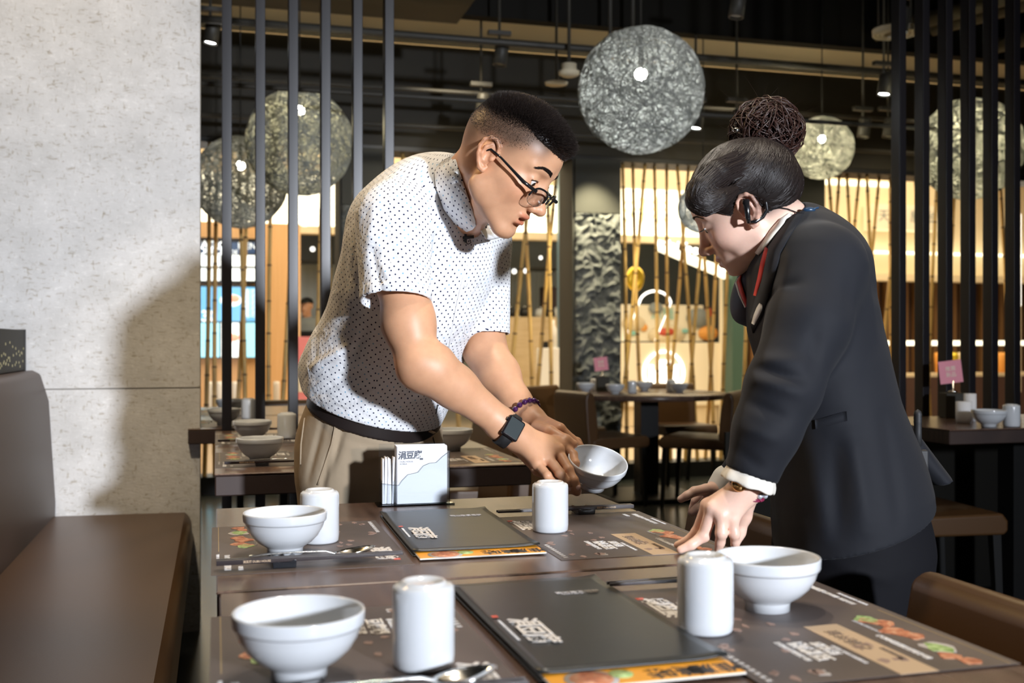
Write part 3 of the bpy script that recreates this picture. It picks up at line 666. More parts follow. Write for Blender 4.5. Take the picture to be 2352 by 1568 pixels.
# chairs: local +x is where the sitter faces
def make_chair(label, loc, rz):
    t = thing('dining_chair', label, 'chair', loc, rz, 'brown leather chairs')
    prof = [(-.235, .40), (-.165, .40), (-.160, .47), (-.172, .62), (-.195, .738), (-.215, .752), (-.245, .745), (-.258, .70), (-.250, .55)]
    seat_profile('backrest', prof, -.21, .21, 'leather', t, .014)
    seat_profile('seat', [(-.20, .385), (.21, .385), (.225, .40), (.225, .435), (.205, .462), (-.158, .455), (-.20, .44)], -.212, .212, 'leather', t, .014)
    for sx, sy in ((-1, 1), (-1, -1), (1, 1), (1, -1)):
        x = -.20 if sx < 0 else .19; x2 = x + (-.05 if sx < 0 else .02); y = sy * .18
        MB().add([(x - .016, y - .016, .387), (x + .016, y - .016, .387), (x + .016, y + .016, .387), (x - .016, y + .016, .387), (x2 - .011, y - .011, 0), (x2 + .011, y - .011, 0), (x2 + .011, y + .011, 0), (x2 - .011, y + .011, 0)],
                 [(0, 1, 2, 3), (7, 6, 5, 4), (0, 4, 5, 1), (1, 5, 6, 2), (2, 6, 7, 3), (3, 7, 4, 0)]).build('leg', 'black_metal', t)
    return t
ch = make_chair('brown leather chair at the right edge, pushed under the nearest table', (.735, 1.075, 0), math.pi)
G_ = 'brown leather chairs'
dup(ch, (.745, 1.82, 0), math.pi, 'brown leather chair whose back the woman\'s far hand rests on')
dup(ch, (.77, 3.0, 0), math.pi, 'brown leather chair under the man\'s forearms, nearer of the pair behind')
dup(ch, (.775, 3.66, 0), math.pi, 'brown leather chair behind the white bowl at the man\'s belt, farther of the pair')
def ring(px, py_, d, face, lab):
    c = loc_of(px, py_, d); dup(ch, (c[0], c[1], 0), face, lab)
cl = lambda px, d: loc_of(px, 900, d)
def face_to(px, d, off=0):
    c = cl(px, d); return math.atan2(RC[1] - c[1], RC[0] - c[0]) + off
ring(1385, 0, 7.0, face_to(1385, 7.0, -.35), 'nearer left chair at the round table, its back to the man')
ring(1296, 0, 7.6, face_to(1296, 7.6, -.25), 'farther left chair at the round table')
ring(1610, 0, 6.95, face_to(1610, 6.95, .5), 'nearer right chair at the round table')
ring(1560, 0, 7.95, face_to(1560, 7.95, .75), 'farther right chair at the round table')
dup(ch, (2.50, 3.40, 0), R(-6), 'dark brown chair behind the woman\'s jacket hem, at the right table')
dup(ch, (.93, 4.5, 0), math.pi, 'chair beyond the slats at the left, hidden partly by the man')
dup(ch, (.30, 5.75, 0), -math.pi / 2, 'chair with dark rounded back seen between the first and second slats')

# ================================================================ tableware
def bowl_obj(rad, name='rice_bowl'):
    s = rad / .0625
    prof = [(0, .006), (.020, .006), (.0235, 0), (.0265, 0), (.0270, .0095), (.030, .0125), (.040, .0185), (.050, .0285), (.0565, .0400), (.0592, .0485), (.0596, .0494), (.0614, .0502), (.0621, .0525), (.0625, .0615), (.0620, .0635), (.0605, .0638), (.0590, .0620), (.0575, .0535), (.0530, .0390), (.0440, .0250), (.0300, .0160), (.0120, .0135), (0, .0133)]
    return MB().lathe([(r * s, z * s) for r, z in prof], 72).lathe([(.0597 * s, .0488 * s), (.0606 * s, .0495 * s)], 72, 1)
def bowl(loc, label, group='white bowls', rad=.0625, m_=('porcelain', 'line_grey'), data=None):
    if data is None: o = bowl_obj(rad).build('rice_bowl', list(m_))
    else: o = bpy.data.objects.new('rice_bowl', data); COL.objects.link(o)
    o.location = loc; return tag(o, label, 'bowl', group)
TZ = .750; PZ = .7508
b1 = bowl((.100, 1.639, PZ), 'white bowl on the left placemat of the table between the man and the woman', data=None)
def bw(loc, lab): return bowl(loc, lab, data=b1.data)
bw((.076, 1.034, PZ), 'largest white bowl at the lower left, nearest the camera')
bw((.634, 1.146, PZ), 'white bowl touching the cup at the woman\'s side of the nearest table')
bw((.112, 2.917, PZ), 'white bowl by the chopsticks on the table left of the man\'s trousers')
bw((.112, 3.55, PZ), 'white bowl directly behind the one by the chopsticks, left of the man')
bw((.665, 3.06, PZ), 'white bowl peeking out right of the man\'s belt')
bw((.030, 4.22, PZ), 'white bowl half hidden behind the first slat')
bw((.060, 4.88, PZ), 'farthest white bowl at the left, behind the first slat')
c = loc_of(2271, 978, 3.98); bw((c[0], c[1], .7515), 'white bowl on the right table under the pink card')
cups = MB().lathe([(0, .0005), (.0285, .0005), (.0300, .003), (.0308, .012), (.0306, .074), (.0298, .0785), (.0270, .0808), (.0232, .0812), (.0222, .0832), (.0205, .0842), (.0185, .0835), (.0165, .0815), (.010, .0805), (0, .0803)], 64)
cp0 = cups.build('teacup', 'porcelain'); cp0.location = (.159, 1.722, PZ); tag(cp0, 'upturned white cup behind the left bowl on the man\'s table', 'cup', 'upturned white cups')
def cup(loc, lab):
    o = cp0.copy(); COL.objects.link(o); o.location = loc; tag(o, lab, 'cup', 'upturned white cups')
cup((.543, 1.717, PZ), 'upturned white cup in front of the man\'s hands')
cup((.197, 1.037, PZ), 'upturned white cup right of the large near bowl')
cup((.521, 1.079, PZ), 'upturned white cup in front of the woman\'s side bowl')
cup((.225, 3.60, PZ), 'upturned white cup left of the man\'s waist')
cup((.13, 4.55, PZ), 'upturned white cup beyond the second slat')
c = loc_of(2323, 976, 4.0); cup((c[0], c[1], .7515), 'upturned white cup right of the bowl on the right table')
c = loc_of(2222, 975, 4.25); 
# bowls and cups on the round table
for i, (px, d, k) in enumerate(((1345, 7.35, 0), (1413, 7.1, 0), (1480, 7.6, 0), (1560, 7.3, 0), (1452, 7.25, 1), (1541, 7.45, 1), (1366, 7.6, 1))):
    c = loc_of(px, 900, d); nm = ['first', 'second', 'third', 'fourth'][i] if i < 4 else ['first', 'second', 'third'][(i - 4)]
    if k == 0: bw((c[0], c[1], RZ + .0005), nm + ' small bowl from the left on the round table')
    else: cup((c[0], c[1], RZ + .0005), {4: 'cup in the middle of the round table', 5: 'rightmost cup on the round table', 6: 'cup beside the dark holder on the round table'}[i])
def card_stand(loc, lab, lab2, rz=0, s=1.0):
    t = thing('condiment_box', lab2, 'box', loc, rz)
    MB().box((-.045, -.04, 0), (.045, .04, .105)).build('body', 'fascia', t, bevel=.004)
    t2 = thing('card_holder', lab, 'sign', (loc[0], loc[1], loc[2] + .1055), rz)
    MB().lathe([(0, 0), (.018, 0), (.018, .006), (.004, .01), (.004, .05), (0, .05)], 16).build('stem', 'steel', t2)
    mb = MB().box((-.048, -.002, .04), (.048, .002, .135)); mb.xf(Matrix.Rotation(R(-7), 4, 'Y')); mb.build('card', 'pink', t2)
    mb = MB(); text(mb, '推薦', .022, frame((0, -.003, .10), (1, 0, 0), (0, -1, 0)), 0); text(mb, '新品', .022, frame((0, -.003, .075), (1, 0, 0), (0, -1, 0)), 0)
    mb.xf(Matrix.Rotation(R(-7), 4, 'Y')); mb.build('lettering', 'cream_print', t2)
c = loc_of(1384, 900, 7.5); card_stand((c[0], c[1], RZ), 'small pink card on a stem on the round table', 'dark condiment box on the round table', -TH)
c = loc_of(2259, 960, 4.30); card_stand((c[0], 3.82, TZ), 'tilted pink card standing behind the bowl on the right table', 'dark condiment box under the tilted pink card', -TH)
for i, (px, d, h, r_) in enumerate(((2214, 4.18, .085, .030), (2228, 4.3, .11, .024))):
    c = loc_of(px, 960, d); o = MB().lathe([(0, 0), (r_ * .9, 0), (r_, h * .2), (r_, h), (0, h)], 20).build('napkin_roll' if i == 0 else 'sauce_jar', 'paper'); o.location = (c[0], min(c[1], 3.87), TZ); tag(o, ['white napkin bundle left of the condiment box on the right table', 'tall white jar beside the condiment box on the right table'][i], 'napkin' if i == 0 else 'jar')

# placemats: x across the short side, y along; diner sits at -x looking to +x
M['print_pink'] = M['print_blossom']
def make_mat(loc, rz, label):
    t = thing('placemat', label, 'placemat', loc, rz, 'printed brown paper placemats')
    mb = MB(); nx, ny = 14, 18; W, D = .281, .392
    for j in range(ny):
        for i in range(nx): mb.add([], [])
    mb.box((0, 0, 0), (W, D, .0006)); mb.build('sheet', 'mat_paper', t)
    z = .0009; pr = MB(); q = random.Random(3)
    # left-diner frame: text right = -y, up = +x
    F0 = lambda x, y, zz=z: frame((x, y, zz), (0, -1, 0), (0, 0, 1))
    def poly(pts, mi, h=.0001): pr.prism(pts, .0006, .0006 + .0002 + h, mi)
    def blob(x, y, rx, ry, mi, h=.0002):
        ph = q.uniform(0, 6.28); poly([(x + rx * (1 + .22 * math.sin(3 * a + ph)) * math.cos(a), y + ry * (1 + .2 * math.sin(4 * a + ph)) * math.sin(a)) for a in [2 * math.pi * k / 14 for k in range(14)]], mi, h)
    # calligraphy logo near the far edge by the chopsticks
    text(pr, '涓豆腐', .034, F0(.248, .096), 0, bold=.0012, shear=.15, spacing=.8)
    text(pr, 'DUBU HOUSE', .0068, F0(.226, .096), 0, bold=.0001); text(pr, 'KOREA', .0068, F0(.218, .108), 0); poly([(.258, .040), (.268, .040), (.268, .050), (.258, .050)], 3)
    # central title block
    text(pr, '豆腐鍋', .022, F0(.178, .300), 0, bold=.0006); text(pr, '嫩豆腐', .015, F0(.158, .295), 0, bold=.0003)
    text(pr, '韓式傳統料理精選', .0085, F0(.197, .295), 0); text(pr, 'KOREAN SOFT TOFU', .0065, F0(.147, .320), 0); poly([(.200, .360), (.212, .358), (.214, .364), (.202, .366)], 7); poly([(.200, .369), (.212, .367), (.214, .373), (.202, .375)], 7)
    # tan panel
    poly([(.094, .214), (.137, .214), (.137, .3915), (.094, .3915)], 1)
    text(pr, '石鍋拌飯', .019, F0(.117, .275, z + .0002), 4); text(pr, '韓國傳統風味', .007, F0(.102, .33, z + .0002), 4)
    # food row along the diner's edge
    xs = .046
    for i, (yy, dx, r_) in enumerate(((.205, .004, .013), (.226, -.004, .013), (.258, .004, .015), (.280, -.004, .012), (.325, -.002, .017), (.352, .006, .011), (.372, -.002, .011))):
        if i == 4: blob(xs + dx, yy, .016, .022, 7); blob(xs + dx, yy, .012, .017, 6, .0004)
        else: blob(xs + dx, yy, r_, r_ * 1.1, 2 if i != 0 else 6, .0003)
    blob(xs + .007, .212, .010, .012, 2, .0003); blob(xs - .003, .268, .010, .012, 2, .0004)
    text(pr, '韓式泡菜海鮮燒肉定食', .0090, F0(.076, .310), 0, bold=.0002); text(pr, 'CREATIVE MENU', .0070, F0(.067, .232), 7)
    poly([(.0100, .17), (.0112, .17), (.0112, .390), (.0100, .390)], 8)
    text(pr, '美食饗宴 健康養生', .0085, F0(.022, .105), 0); text(pr, 'WWW  DUBU HOUSE', .0065, F0(.009, .115), 0); text(pr, '營業時間', .010, F0(.022, .050), 0, bold=.0003); text(pr, 'OPEN', .010, F0(.040, .040), 0)
    for i in range(10): text(pr, '豆', .0075, F0(.268, .275 + i * .011), 0)
    for i in range(22): blob(q.uniform(.10, .26), q.uniform(.16, .38), q.uniform(.003, .006), q.uniform(.004, .008), 5)
    pr.build('print', ['print_white', 'print_tan', 'print_food', 'print_red', 'print_ink', 'print_blossom', 'print_green', 'print_plate', 'print_line'], t)
    return t
pm = make_mat((-.007, 1.511, TZ), 0, 'placemat under the bowl nearest the napkin holder\'s left')
dup(pm, (-.006, .893, TZ), 0, 'placemat under the largest near bowl')
dup(pm, (.767, 1.874, TZ), math.pi, 'placemat under the woman\'s fingertips')
dup(pm, (.770, 1.278, TZ), math.pi, 'nearest right placemat with food pictures, in front of the chair')
dup(pm, (-.002, 2.79, TZ), 0, 'placemat left of the man\'s trousers')
dup(pm, (-.002, 3.42, TZ), 0, 'placemat on the table touching the left slats')
dup(pm, (.793, 3.12, TZ), math.pi, 'placemat right of the man\'s belt, under the half hidden bowl')
dup(pm, (-.095, 4.12, TZ), 0, 'placemat just beyond the left slats')
dup(pm, (-.095, 4.80, TZ), 0, 'farthest placemat on the left')

# chopsticks, rests, spoons (x along)
def cutlery(x, y, flip, labs, rz=0, sx=.155, spoon_dx=.055, spoon_y=.018):
    """chopsticks start at (x,y) and run in +x (or -x if flip)"""
    s = -1 if flip else 1; z = PZ
    t = thing('chopstick_rest', labs[0], 'chopstick rest', (x + s * .093, y + .012, z), rz, 'black chopstick rests')
    poly = [(-.016, 0), (.016, 0), (.017, .011), (.013, .0125), (.007, .0085), (-.007, .0085), (-.013, .0125), (-.017, .011)]
    mb = MB(); n = len(poly); mb.add([(px, -.015, pz) for px, pz in poly] + [(px, .028, pz) for px, pz in poly], [tuple(range(n)), tuple(range(2 * n - 1, n - 1, -1))] + [(k, n + k, n + (k + 1) % n, (k + 1) % n) for k in range(n)])
    mb.build('body', 'rest', t, bevel=.001)
    for j, dy in enumerate((-.004, .006)):
        c_ = thing('chopstick', labs[1 + j], 'chopstick', (x, y + dy + .004, z + .0115), rz, 'dark chopsticks')
        L = .262
        MB().add([(0, -.0035, -.0035), (0, .0035, -.0035), (0, .0035, .0035), (0, -.0035, .0035), (s * L, -.002, -.002), (s * L, .002, -.002), (s * L, .002, .002), (s * L, -.002, .002)],
                 [(0, 1, 2, 3), (7, 6, 5, 4), (0, 4, 5, 1), (1, 5, 6, 2), (2, 6, 7, 3), (3, 7, 4, 0)]).build('stick', 'chop', c_, bevel=.0006)
        mb = MB(); text(mb, '涓豆腐 DUBU HOUSE', .0040, frame((s * .055, -.0034, 0), (1, 0, 0), (0, -1, 0)), 0, bold=.0001); mb.build('lettering', 'print_tan', c_)
    if labs[3]:
        sp = thing('spoon', labs[3], 'spoon', (x + s * spoon_dx, y + .026, z + .0128), 0, 'steel spoons')
        mb = MB(); n = 20; m_ = 9; vs = []; fs = []
        # handle
        hp = []
        for k in range(9):
            u = k / 8; xx = s * (.125 * u); hp.append((xx, .000 + .004 * u, .002 * math.sin(u * 3.1) + (-.004 if k == 8 else 0)))
        mb2 = MB(); 
        for k in range(8):
            a, b = hp[k], hp[k + 1]; w0 = .0045 - .0022 * k / 8; w1 = .0045 - .0022 * (k + 1) / 8
            mb2.add([(a[0], a[1] - w0, a[2]), (a[0], a[1] + w0, a[2]), (b[0], b[1] + w1, b[2]), (b[0], b[1] - w1, b[2]), (a[0], a[1] - w0, a[2] + .0016), (a[0], a[1] + w0, a[2] + .0016), (b[0], b[1] + w1, b[2] + .0016), (b[0], b[1] - w1, b[2] + .0016)],
                    [(0, 1, 2, 3), (7, 6, 5, 4), (0, 4, 5, 1), (1, 5, 6, 2), (2, 6, 7, 3), (3, 7, 4, 0)])
        mb2.build('handle', 'steel', sp, bevel=.0006)
        mb = MB()
        for lay, off in ((0, 0), (1, .0011)):
            for i in range(m_):
                rr_ = i / (m_ - 1)
                for k in range(n):
                    a = 2 * math.pi * k / n; ex = .031 * rr_ * math.cos(a); ey = .0195 * rr_ * math.sin(a) * (1 - .12 * math.cos(a))
                    vs.append((s * (.150 + ex), .004 + ey, -.0080 + .0085 * rr_ ** 2 + off + .0045 * (ex / .031)))
            o_ = lay * m_ * n
            for i in range(m_ - 1):
                for k in range(n):
                    f = (o_ + i * n + k, o_ + (i + 1) * n + k, o_ + (i + 1) * n + (k + 1) % n, o_ + i * n + (k + 1) % n); fs.append(f if lay else f[::-1])
        for k in range(n): fs.append(((m_ - 1) * n + k, (m_ - 1) * n + (k + 1) % n, 2 * m_ * n - n + (k + 1) % n, 2 * m_ * n - n + k))
        mb.add(vs, fs, 0, True); mb.build('spoon_bowl', 'steel', sp)
cutlery(.000, 1.537, False, ('black chopstick rest in front of the left bowl on the man\'s table', 'nearer chopstick of the pair in front of the left bowl', 'farther chopstick of the pair in front of the left bowl', 'steel spoon lying in front of the left bowl'), 0, spoon_dx=.045)
cutlery(.752, 1.862, True, ('black chopstick rest right of the cup under the man\'s hands', 'nearer chopstick of the pair under the held bowl', 'farther chopstick of the pair under the held bowl', None))
cutlery(.742, 1.268, True, ('black chopstick rest behind the woman\'s side bowl', 'nearer chopstick of the pair behind the woman\'s side cup', 'farther chopstick of the pair behind the woman\'s side cup', None))
cutlery(.010, .925, False, ('black chopstick rest below the large near bowl', 'nearer chopstick below the large near bowl', 'farther chopstick below the large near bowl', 'steel spoon at the bottom edge below the near cup'), 0, spoon_dx=.06)
cutlery(.020, 2.800, False, ('black chopstick rest left of the man\'s trousers', 'nearer chopstick left of the man\'s trousers', 'farther chopstick left of the man\'s trousers', 'steel spoon left of the man\'s trousers'), 0, spoon_dx=.05)
cutlery(.005, 3.43, False, ('black chopstick rest behind the bowl left of the man', 'nearer chopstick behind the bowls left of the man', 'farther chopstick behind the bowls left of the man', None))

# menus
def menu(loc, rz, label, dy=0, tz=0, w_=.197, l_=.375, bowlpic=True):
    t = thing('menu', label, 'menu', loc, rz, 'black menus with orange pages')
    MB().box((0, -.004, 0), (w_, l_, .002)).build('back_cover', 'menu_cover', t, bevel=.0008)
    MB().box((.004, -.040, .0022), (w_ - .001, l_ - .006, .0044), 0).build('pages', 'menu_page', t, bevel=.0006)
    pg = MB().box((.005, -.0395, .0045), (w_ - .002, l_ - .01, .0050), 0).build('top_page', 'menu_orange', t)
    nx, ny = 16, 24; vs = []; fs = []
    for lay in (0, 1):
        for j in range(ny + 1):
            for i in range(nx + 1):
                u, v = i / nx, j / ny
                z = .0062 + .0015 * math.sin(u * 3.1) * math.sin(v * 2.2) + .010 * max(0, u - .85) * max(0, .15 - v) * 12 + .006 * max(0, .12 - u) * 3 * abs(v - .5) + .05 * max(0, u - .9) * max(0, v - .93) * 8 + (.0022 if lay else 0)
                vs.append((u * w_, v * l_, z))
    o = (nx + 1) * (ny + 1)
    for lay in (0, 1):
        for j in range(ny):
            for i in range(nx):
                f = (lay * o + j * (nx + 1) + i, lay * o + j * (nx + 1) + i + 1, lay * o + (j + 1) * (nx + 1) + i + 1, lay * o + (j + 1) * (nx + 1) + i); fs.append(f if lay else f[::-1])
    for i in range(nx): fs += [(i, i + 1, o + i + 1, o + i), (o + ny * (nx + 1) + i, o + ny * (nx + 1) + i + 1, ny * (nx + 1) + i + 1, ny * (nx + 1) + i)]
    for j in range(ny): fs += [(j * (nx + 1), o + j * (nx + 1), o + (j + 1) * (nx + 1), (j + 1) * (nx + 1)), (j * (nx + 1) + nx, (j + 1) * (nx + 1) + nx, o + (j + 1) * (nx + 1) + nx, o + j * (nx + 1) + nx)]
    MB().add(vs, fs, 0, True).build('front_cover', 'menu_cover', t)
    pr = MB(); z = .0103
    text(pr, '涓豆腐', .036, frame((.036, .140, z), (0, -1, 0), (0, 0, 1)), 0, bold=.0009, shear=.15, spacing=.8)
    text(pr, 'DUBU HOUSE KOREAN RESTAURANT', .0048, frame((.012, .145, z), (0, -1, 0), (0, 0, 1)), 0)
    text(pr, '韓國豆腐料理', .0095, frame((.142, .292, z), (-1, 0, 0), (0, 0, 1)), 2); text(pr, 'DUBU HOUSE KOREA', .0050, frame((.142, .283, z), (-1, 0, 0), (0, 0, 1)), 2)
    pr.box((.009, .200, z - .0003), (.016, .208, z), 1); pr.build('cover_print', ['print_white', 'print_red', 'print_plate'], t)
    pr = MB(); z = .0051; T2 = frame((.130, -.020, z), (-1, 0, 0), (0, 0, 1))
    text(pr, '美味', .030, T2, 0, bold=.0006); text(pr, '推薦', .030, frame((.172, -.020, z), (-1, 0, 0), (0, 0, 1)), 0, bold=.0004)
    pr.lathe([(0, z), (.026, z), (.026, z + .0003), (0, z + .0004)], 28, 1, (.045, -.022, 0)); pr.lathe([(0, z), (.021, z), (.021, z + .0006), (0, z + .0007)], 28, 2, (.045, -.022, 0))
    pr.lathe([(0, z), (.012, z), (.012, z + .0006), (0, z + .0007)], 20, 3, (.077, -.015, 0))
    pr.build('page_print', ['ink_black', 'print_plate', 'print_food', 'print_green'], t)
    return t
menu((.282, 1.570, TZ), R(-1.0), 'black menu lying between the placemats on the man\'s table')
menu((.292, .960, TZ), R(.6), 'large black menu on the nearest table, orange page showing')

# napkin holder
t = thing('napkin_holder', 'clear acrylic napkin holder standing behind the menu', 'napkin holder', (.300, 2.052, TZ), R(-1.5))
MB().box((0, 0, 0), (.152, .052, .003)).build('base', 'acrylic_edge', t, bevel=.0012)
mb = MB()
mb.box((.008, .044, .003), (.142, .046, .118)); mb.box((.140, .006, .003), (.142, .046, .105)); mb.box((.008, .006, .003), (.010, .046, .05)); mb.box((.034, .006, .003), (.0355, .046, .048))
cur = [(.0, .045), (.010, .044), (.02, .042), (.030, .041), (.034, .040), (.040, .049), (.052, .061), (.064, .063), (.072, .065), (.082, .077), (.095, .082), (.108, .083), (.120, .094), (.134, .104)]
pts = [(.008 + a, b) for a, b in cur]; poly = [(.008, .003)] + [(.142, .003)] + pts[::-1]
n = len(poly); mb.add([(x, .006, z) for x, z in poly] + [(x, .0075, z) for x, z in poly], [tuple(range(n)), tuple(range(2 * n - 1, n - 1, -1))] + [(k, n + k, n + (k + 1) % n, (k + 1) % n) for k in range(n)])
mb.build('acrylic_case', 'acrylic', t)
mb = MB()
mb.tube([(x, .0058, z) for x, z in pts], .0004, 5); mb.tube([(.142, .0058, .003), (.142, .0058, .104)], .0006, 5); mb.tube([(.0080, .0058, .003), (.008, .0058, .046)], .0006, 5); mb.tube([(.142, .046, .003), (.142, .046, .104), (.140, .046, .1165), (.038, .046, .1185)], .0006, 5)
mb.build('case_edge', 'acrylic_edge', t)
t2 = thing('napkin_stack', 'stack of white napkins with blue logo in the acrylic holder', 'napkins', (.300, 2.052, TZ), R(-1.5))
mb = MB(); q = random.Random(2)
for i in range(16): mb.box((.0385 + q.uniform(-.0006, .0006), .0095 + i * .0020, .0035), (.1375 + q.uniform(-.0006, .0006), .0110 + i * .0020, .116 + q.uniform(-.0012, .0006)))
mb.build('napkins', 'paper', t2, bevel=.0005, seg=1)
mb = MB(); text(mb, '涓豆腐', .0165, frame((.064, .0093, .0975), (1, 0, .03), (0, -1, 0)), 0, bold=.0005, shear=.1, spacing=.85)
text(mb, 'DUBU HOUSE', .0042, frame((.0575, .0093, .0855), (1, 0, 0), (0, -1, 0)), 0); text(mb, 'KOREA', .0042, frame((.0515, .0093, .0810), (1, 0, 0), (0, -1, 0)), 0)
mb.box((.0835, .0091, .0885), (.0900, .0094, .0920)); mb.build('logo_print', 'ink', t2)
for i in range(7):
    o = MB().box((-.0016, -.010, 0), (.0016, .010, .088 + q.uniform(-.003, .004))).build('paper_sleeve', 'paper', bevel=.0006)
    o.location = (.300 + .0135 + i * .0031, 2.052 + .026 + q.uniform(-.004, .004), TZ + .0035); o.rotation_euler = (0, R(q.uniform(-2, 2)), R(-1.5))
    tag(o, 'slim white paper sleeve in the holder\'s side pocket', 'paper sleeve', 'paper sleeves in the holder\'s side pocket')
# ================================================================ organic surfaces: signed distance fields meshed with surface nets
def LP(px, py, d): return np.array([(px - 1176) / FPX * d, d, CAMH - (py - 784) / FPX * d])
def nrmz(v): v = np.asarray(v, float); return v / np.linalg.norm(v)
class Field:
    def __init__(s, M_=None, T=None, sc=1.0): s.ops = []; s.M = np.eye(3) if M_ is None else np.asarray(M_, float); s.T = np.zeros(3) if T is None else np.asarray(T, float); s.s = sc
    def X(s, p): return s.T + s.M @ (np.asarray(p, float) * s.s)
    def frame(s, M_=None, T=None, sc=1.0): s.M = np.eye(3) if M_ is None else np.asarray(M_, float); s.T = np.zeros(3) if T is None else np.asarray(T, float); s.s = sc
    def add(s, op, fn, c, r, k): s.ops.append((op, fn, np.asarray(c, float), float(r), float(k)))
    def cone(s, a, b, ra, rb=None, k=.01, op='u', flat=False, flata=False):
        a = s.X(a); b = s.X(b); rb = ra if rb is None else rb; ra *= s.s; rb *= s.s; ab = b - a; L2 = ab @ ab + 1e-12; un = ab / math.sqrt(L2)
        def fn(P):
            w_ = P - a; t = np.clip(w_ @ ab / L2, 0, 1); d = np.linalg.norm(w_ - t[:, None] * ab, axis=1) - (ra + (rb - ra) * t)
            if flat: d = np.maximum(d, (P - b) @ un)
            if flata: d = np.maximum(d, -(w_ @ un))
            return d
        s.add(op, fn, (a + b) / 2, np.linalg.norm(ab) / 2 + max(ra, rb), k)
    def chain(s, pts, rs, k=.01, op='u'):
        for i in range(len(pts) - 1): s.cone(pts[i], pts[i + 1], rs[i], rs[i + 1], k, op)
    def ell(s, c, r, rot=None, k=.01, op='u'):
        c = s.X(c); Mr = s.M if rot is None else s.M @ np.asarray(rot, float); r = np.asarray(r, float) * s.s; mr = r.min()
        def fn(P):
            q = (P - c) @ Mr; k0 = np.linalg.norm(q / r, axis=1); k1 = np.linalg.norm(q / (r * r), axis=1) + 1e-9; return k0 * (k0 - 1) / k1
        s.add(op, fn, c, r.max(), k)
    def econe(s, a, b, ax, ra, rb, k=.02, op='u', flat=False, flata=False, hollow=0):
        """elliptical section (half width along ax, half width across)"""
        a = s.X(a); b = s.X(b); ab = b - a; L2 = ab @ ab + 1e-12; un = ab / math.sqrt(L2); ax = s.M @ np.asarray(ax, float); ax = ax - un * (ax @ un); ax = ax / np.linalg.norm(ax); az = np.cross(un, ax)
        ra = np.asarray(ra, float) * s.s; rb = np.asarray(rb, float) * s.s
        def fn(P):
            w_ = P - a; t0 = w_ @ un; Lg = math.sqrt(L2); t = np.clip(t0 / Lg, 0, 1); R1 = ra[0] + (rb[0] - ra[0]) * t; R2 = ra[1] + (rb[1] - ra[1]) * t
            e = t0 - t * Lg; x = w_ @ ax; z = w_ @ az; mn = np.minimum(R1, R2)
            k0 = np.sqrt((x / R1) ** 2 + (z / R2) ** 2 + (e / mn) ** 2) + 1e-9; k1 = np.sqrt((x / R1 ** 2) ** 2 + (z / R2 ** 2) ** 2 + (e / mn ** 2) ** 2) + 1e-9
            d = k0 * (k0 - 1) / k1
            if flat: d = np.maximum(d, (P - b) @ un)
            if flata: d = np.maximum(d, -t0)
            if hollow: d = np.maximum(d, -d - hollow) if False else np.abs(d + hollow / 2) - hollow / 2 if not (flat or flata) else np.maximum(np.abs(k0 * (k0 - 1) / k1 + hollow / 2) - hollow / 2, np.maximum((P - b) @ un, -t0))
            return d
        s.add(op, fn, (a + b) / 2, math.sqrt(L2) / 2 + max(ra.max(), rb.max()), k)
    def box(s, c, h, rot=None, rd=.003, k=.005, op='u'):
        c = s.X(c); Mr = s.M if rot is None else s.M @ np.asarray(rot, float); h = np.asarray(h, float) * s.s - rd
        def fn(P):
            q = np.abs((P - c) @ Mr) - h; return np.linalg.norm(np.maximum(q, 0), axis=1) + np.minimum(q.max(1), 0) - rd
        s.add(op, fn, c, np.linalg.norm(h) + rd * 2, k)
    def fold(s, a, b, w_, A, depth=None):
        """raised (A>0) or sunk (A<0) soft ridge along a segment"""
        a = s.X(a); b = s.X(b); ab = b - a; L2 = ab @ ab + 1e-12
        def fn(P):
            v = P - a; t = np.clip(v @ ab / L2, 0, 1); e = v - t[:, None] * ab; q = e[:, 0] ** 2 + e[:, 2] ** 2 + (e[:, 1] * .25) ** 2
            return A * np.exp(-q / (w_ * w_)) * np.sin(np.pi * np.clip(t * .9 + .05, 0, 1)) ** .5
        s.add('a', fn, (a + b) / 2, math.sqrt(L2) / 2 + w_ * 8, 0)
    def half(s, p, n, op='i', k=.001):
        p = s.X(p); n = nrmz(s.M @ np.asarray(n, float)); s.add(op, lambda P: (P - p) @ n, p, 1e3, k)
    def value(s, P, margin=.04, blocks=None):
        """P (nb, m, 3) or (n,3)"""
        P = np.asarray(P, np.float32)
        if P.ndim == 2: P = P[None]; one = True
        else: one = False
        nb, m, _ = P.shape; D = np.full((nb, m), 1.0, np.float32)
        c = P.mean(1); br = np.linalg.norm(P.reshape(nb, m, 3)[:, 0] - c, axis=1) if not one else np.array([1e3])
        for op, fn, pc, pr, k in s.ops:
            act = np.linalg.norm(c - pc, axis=1) < pr + br + k + (margin if op == 'u' else .002)
            if not act.any(): continue
            Q = P[act].reshape(-1, 3); g = fn(Q).reshape(-1, m).astype(np.float32); d = D[act]
            if op == 'u': h = np.maximum(k - np.abs(d - g), 0) / max(k, 1e-6); d = np.minimum(d, g) - h * h * k * .25
            elif op == 's': g = -g; h = np.maximum(k - np.abs(d - g), 0) / max(k, 1e-6); d = np.maximum(d, g) + h * h * k * .25
            elif op == 'i': d = np.maximum(d, g)
            elif op == 'a': d = d - g
            D[act] = d
        return D[0] if one else D
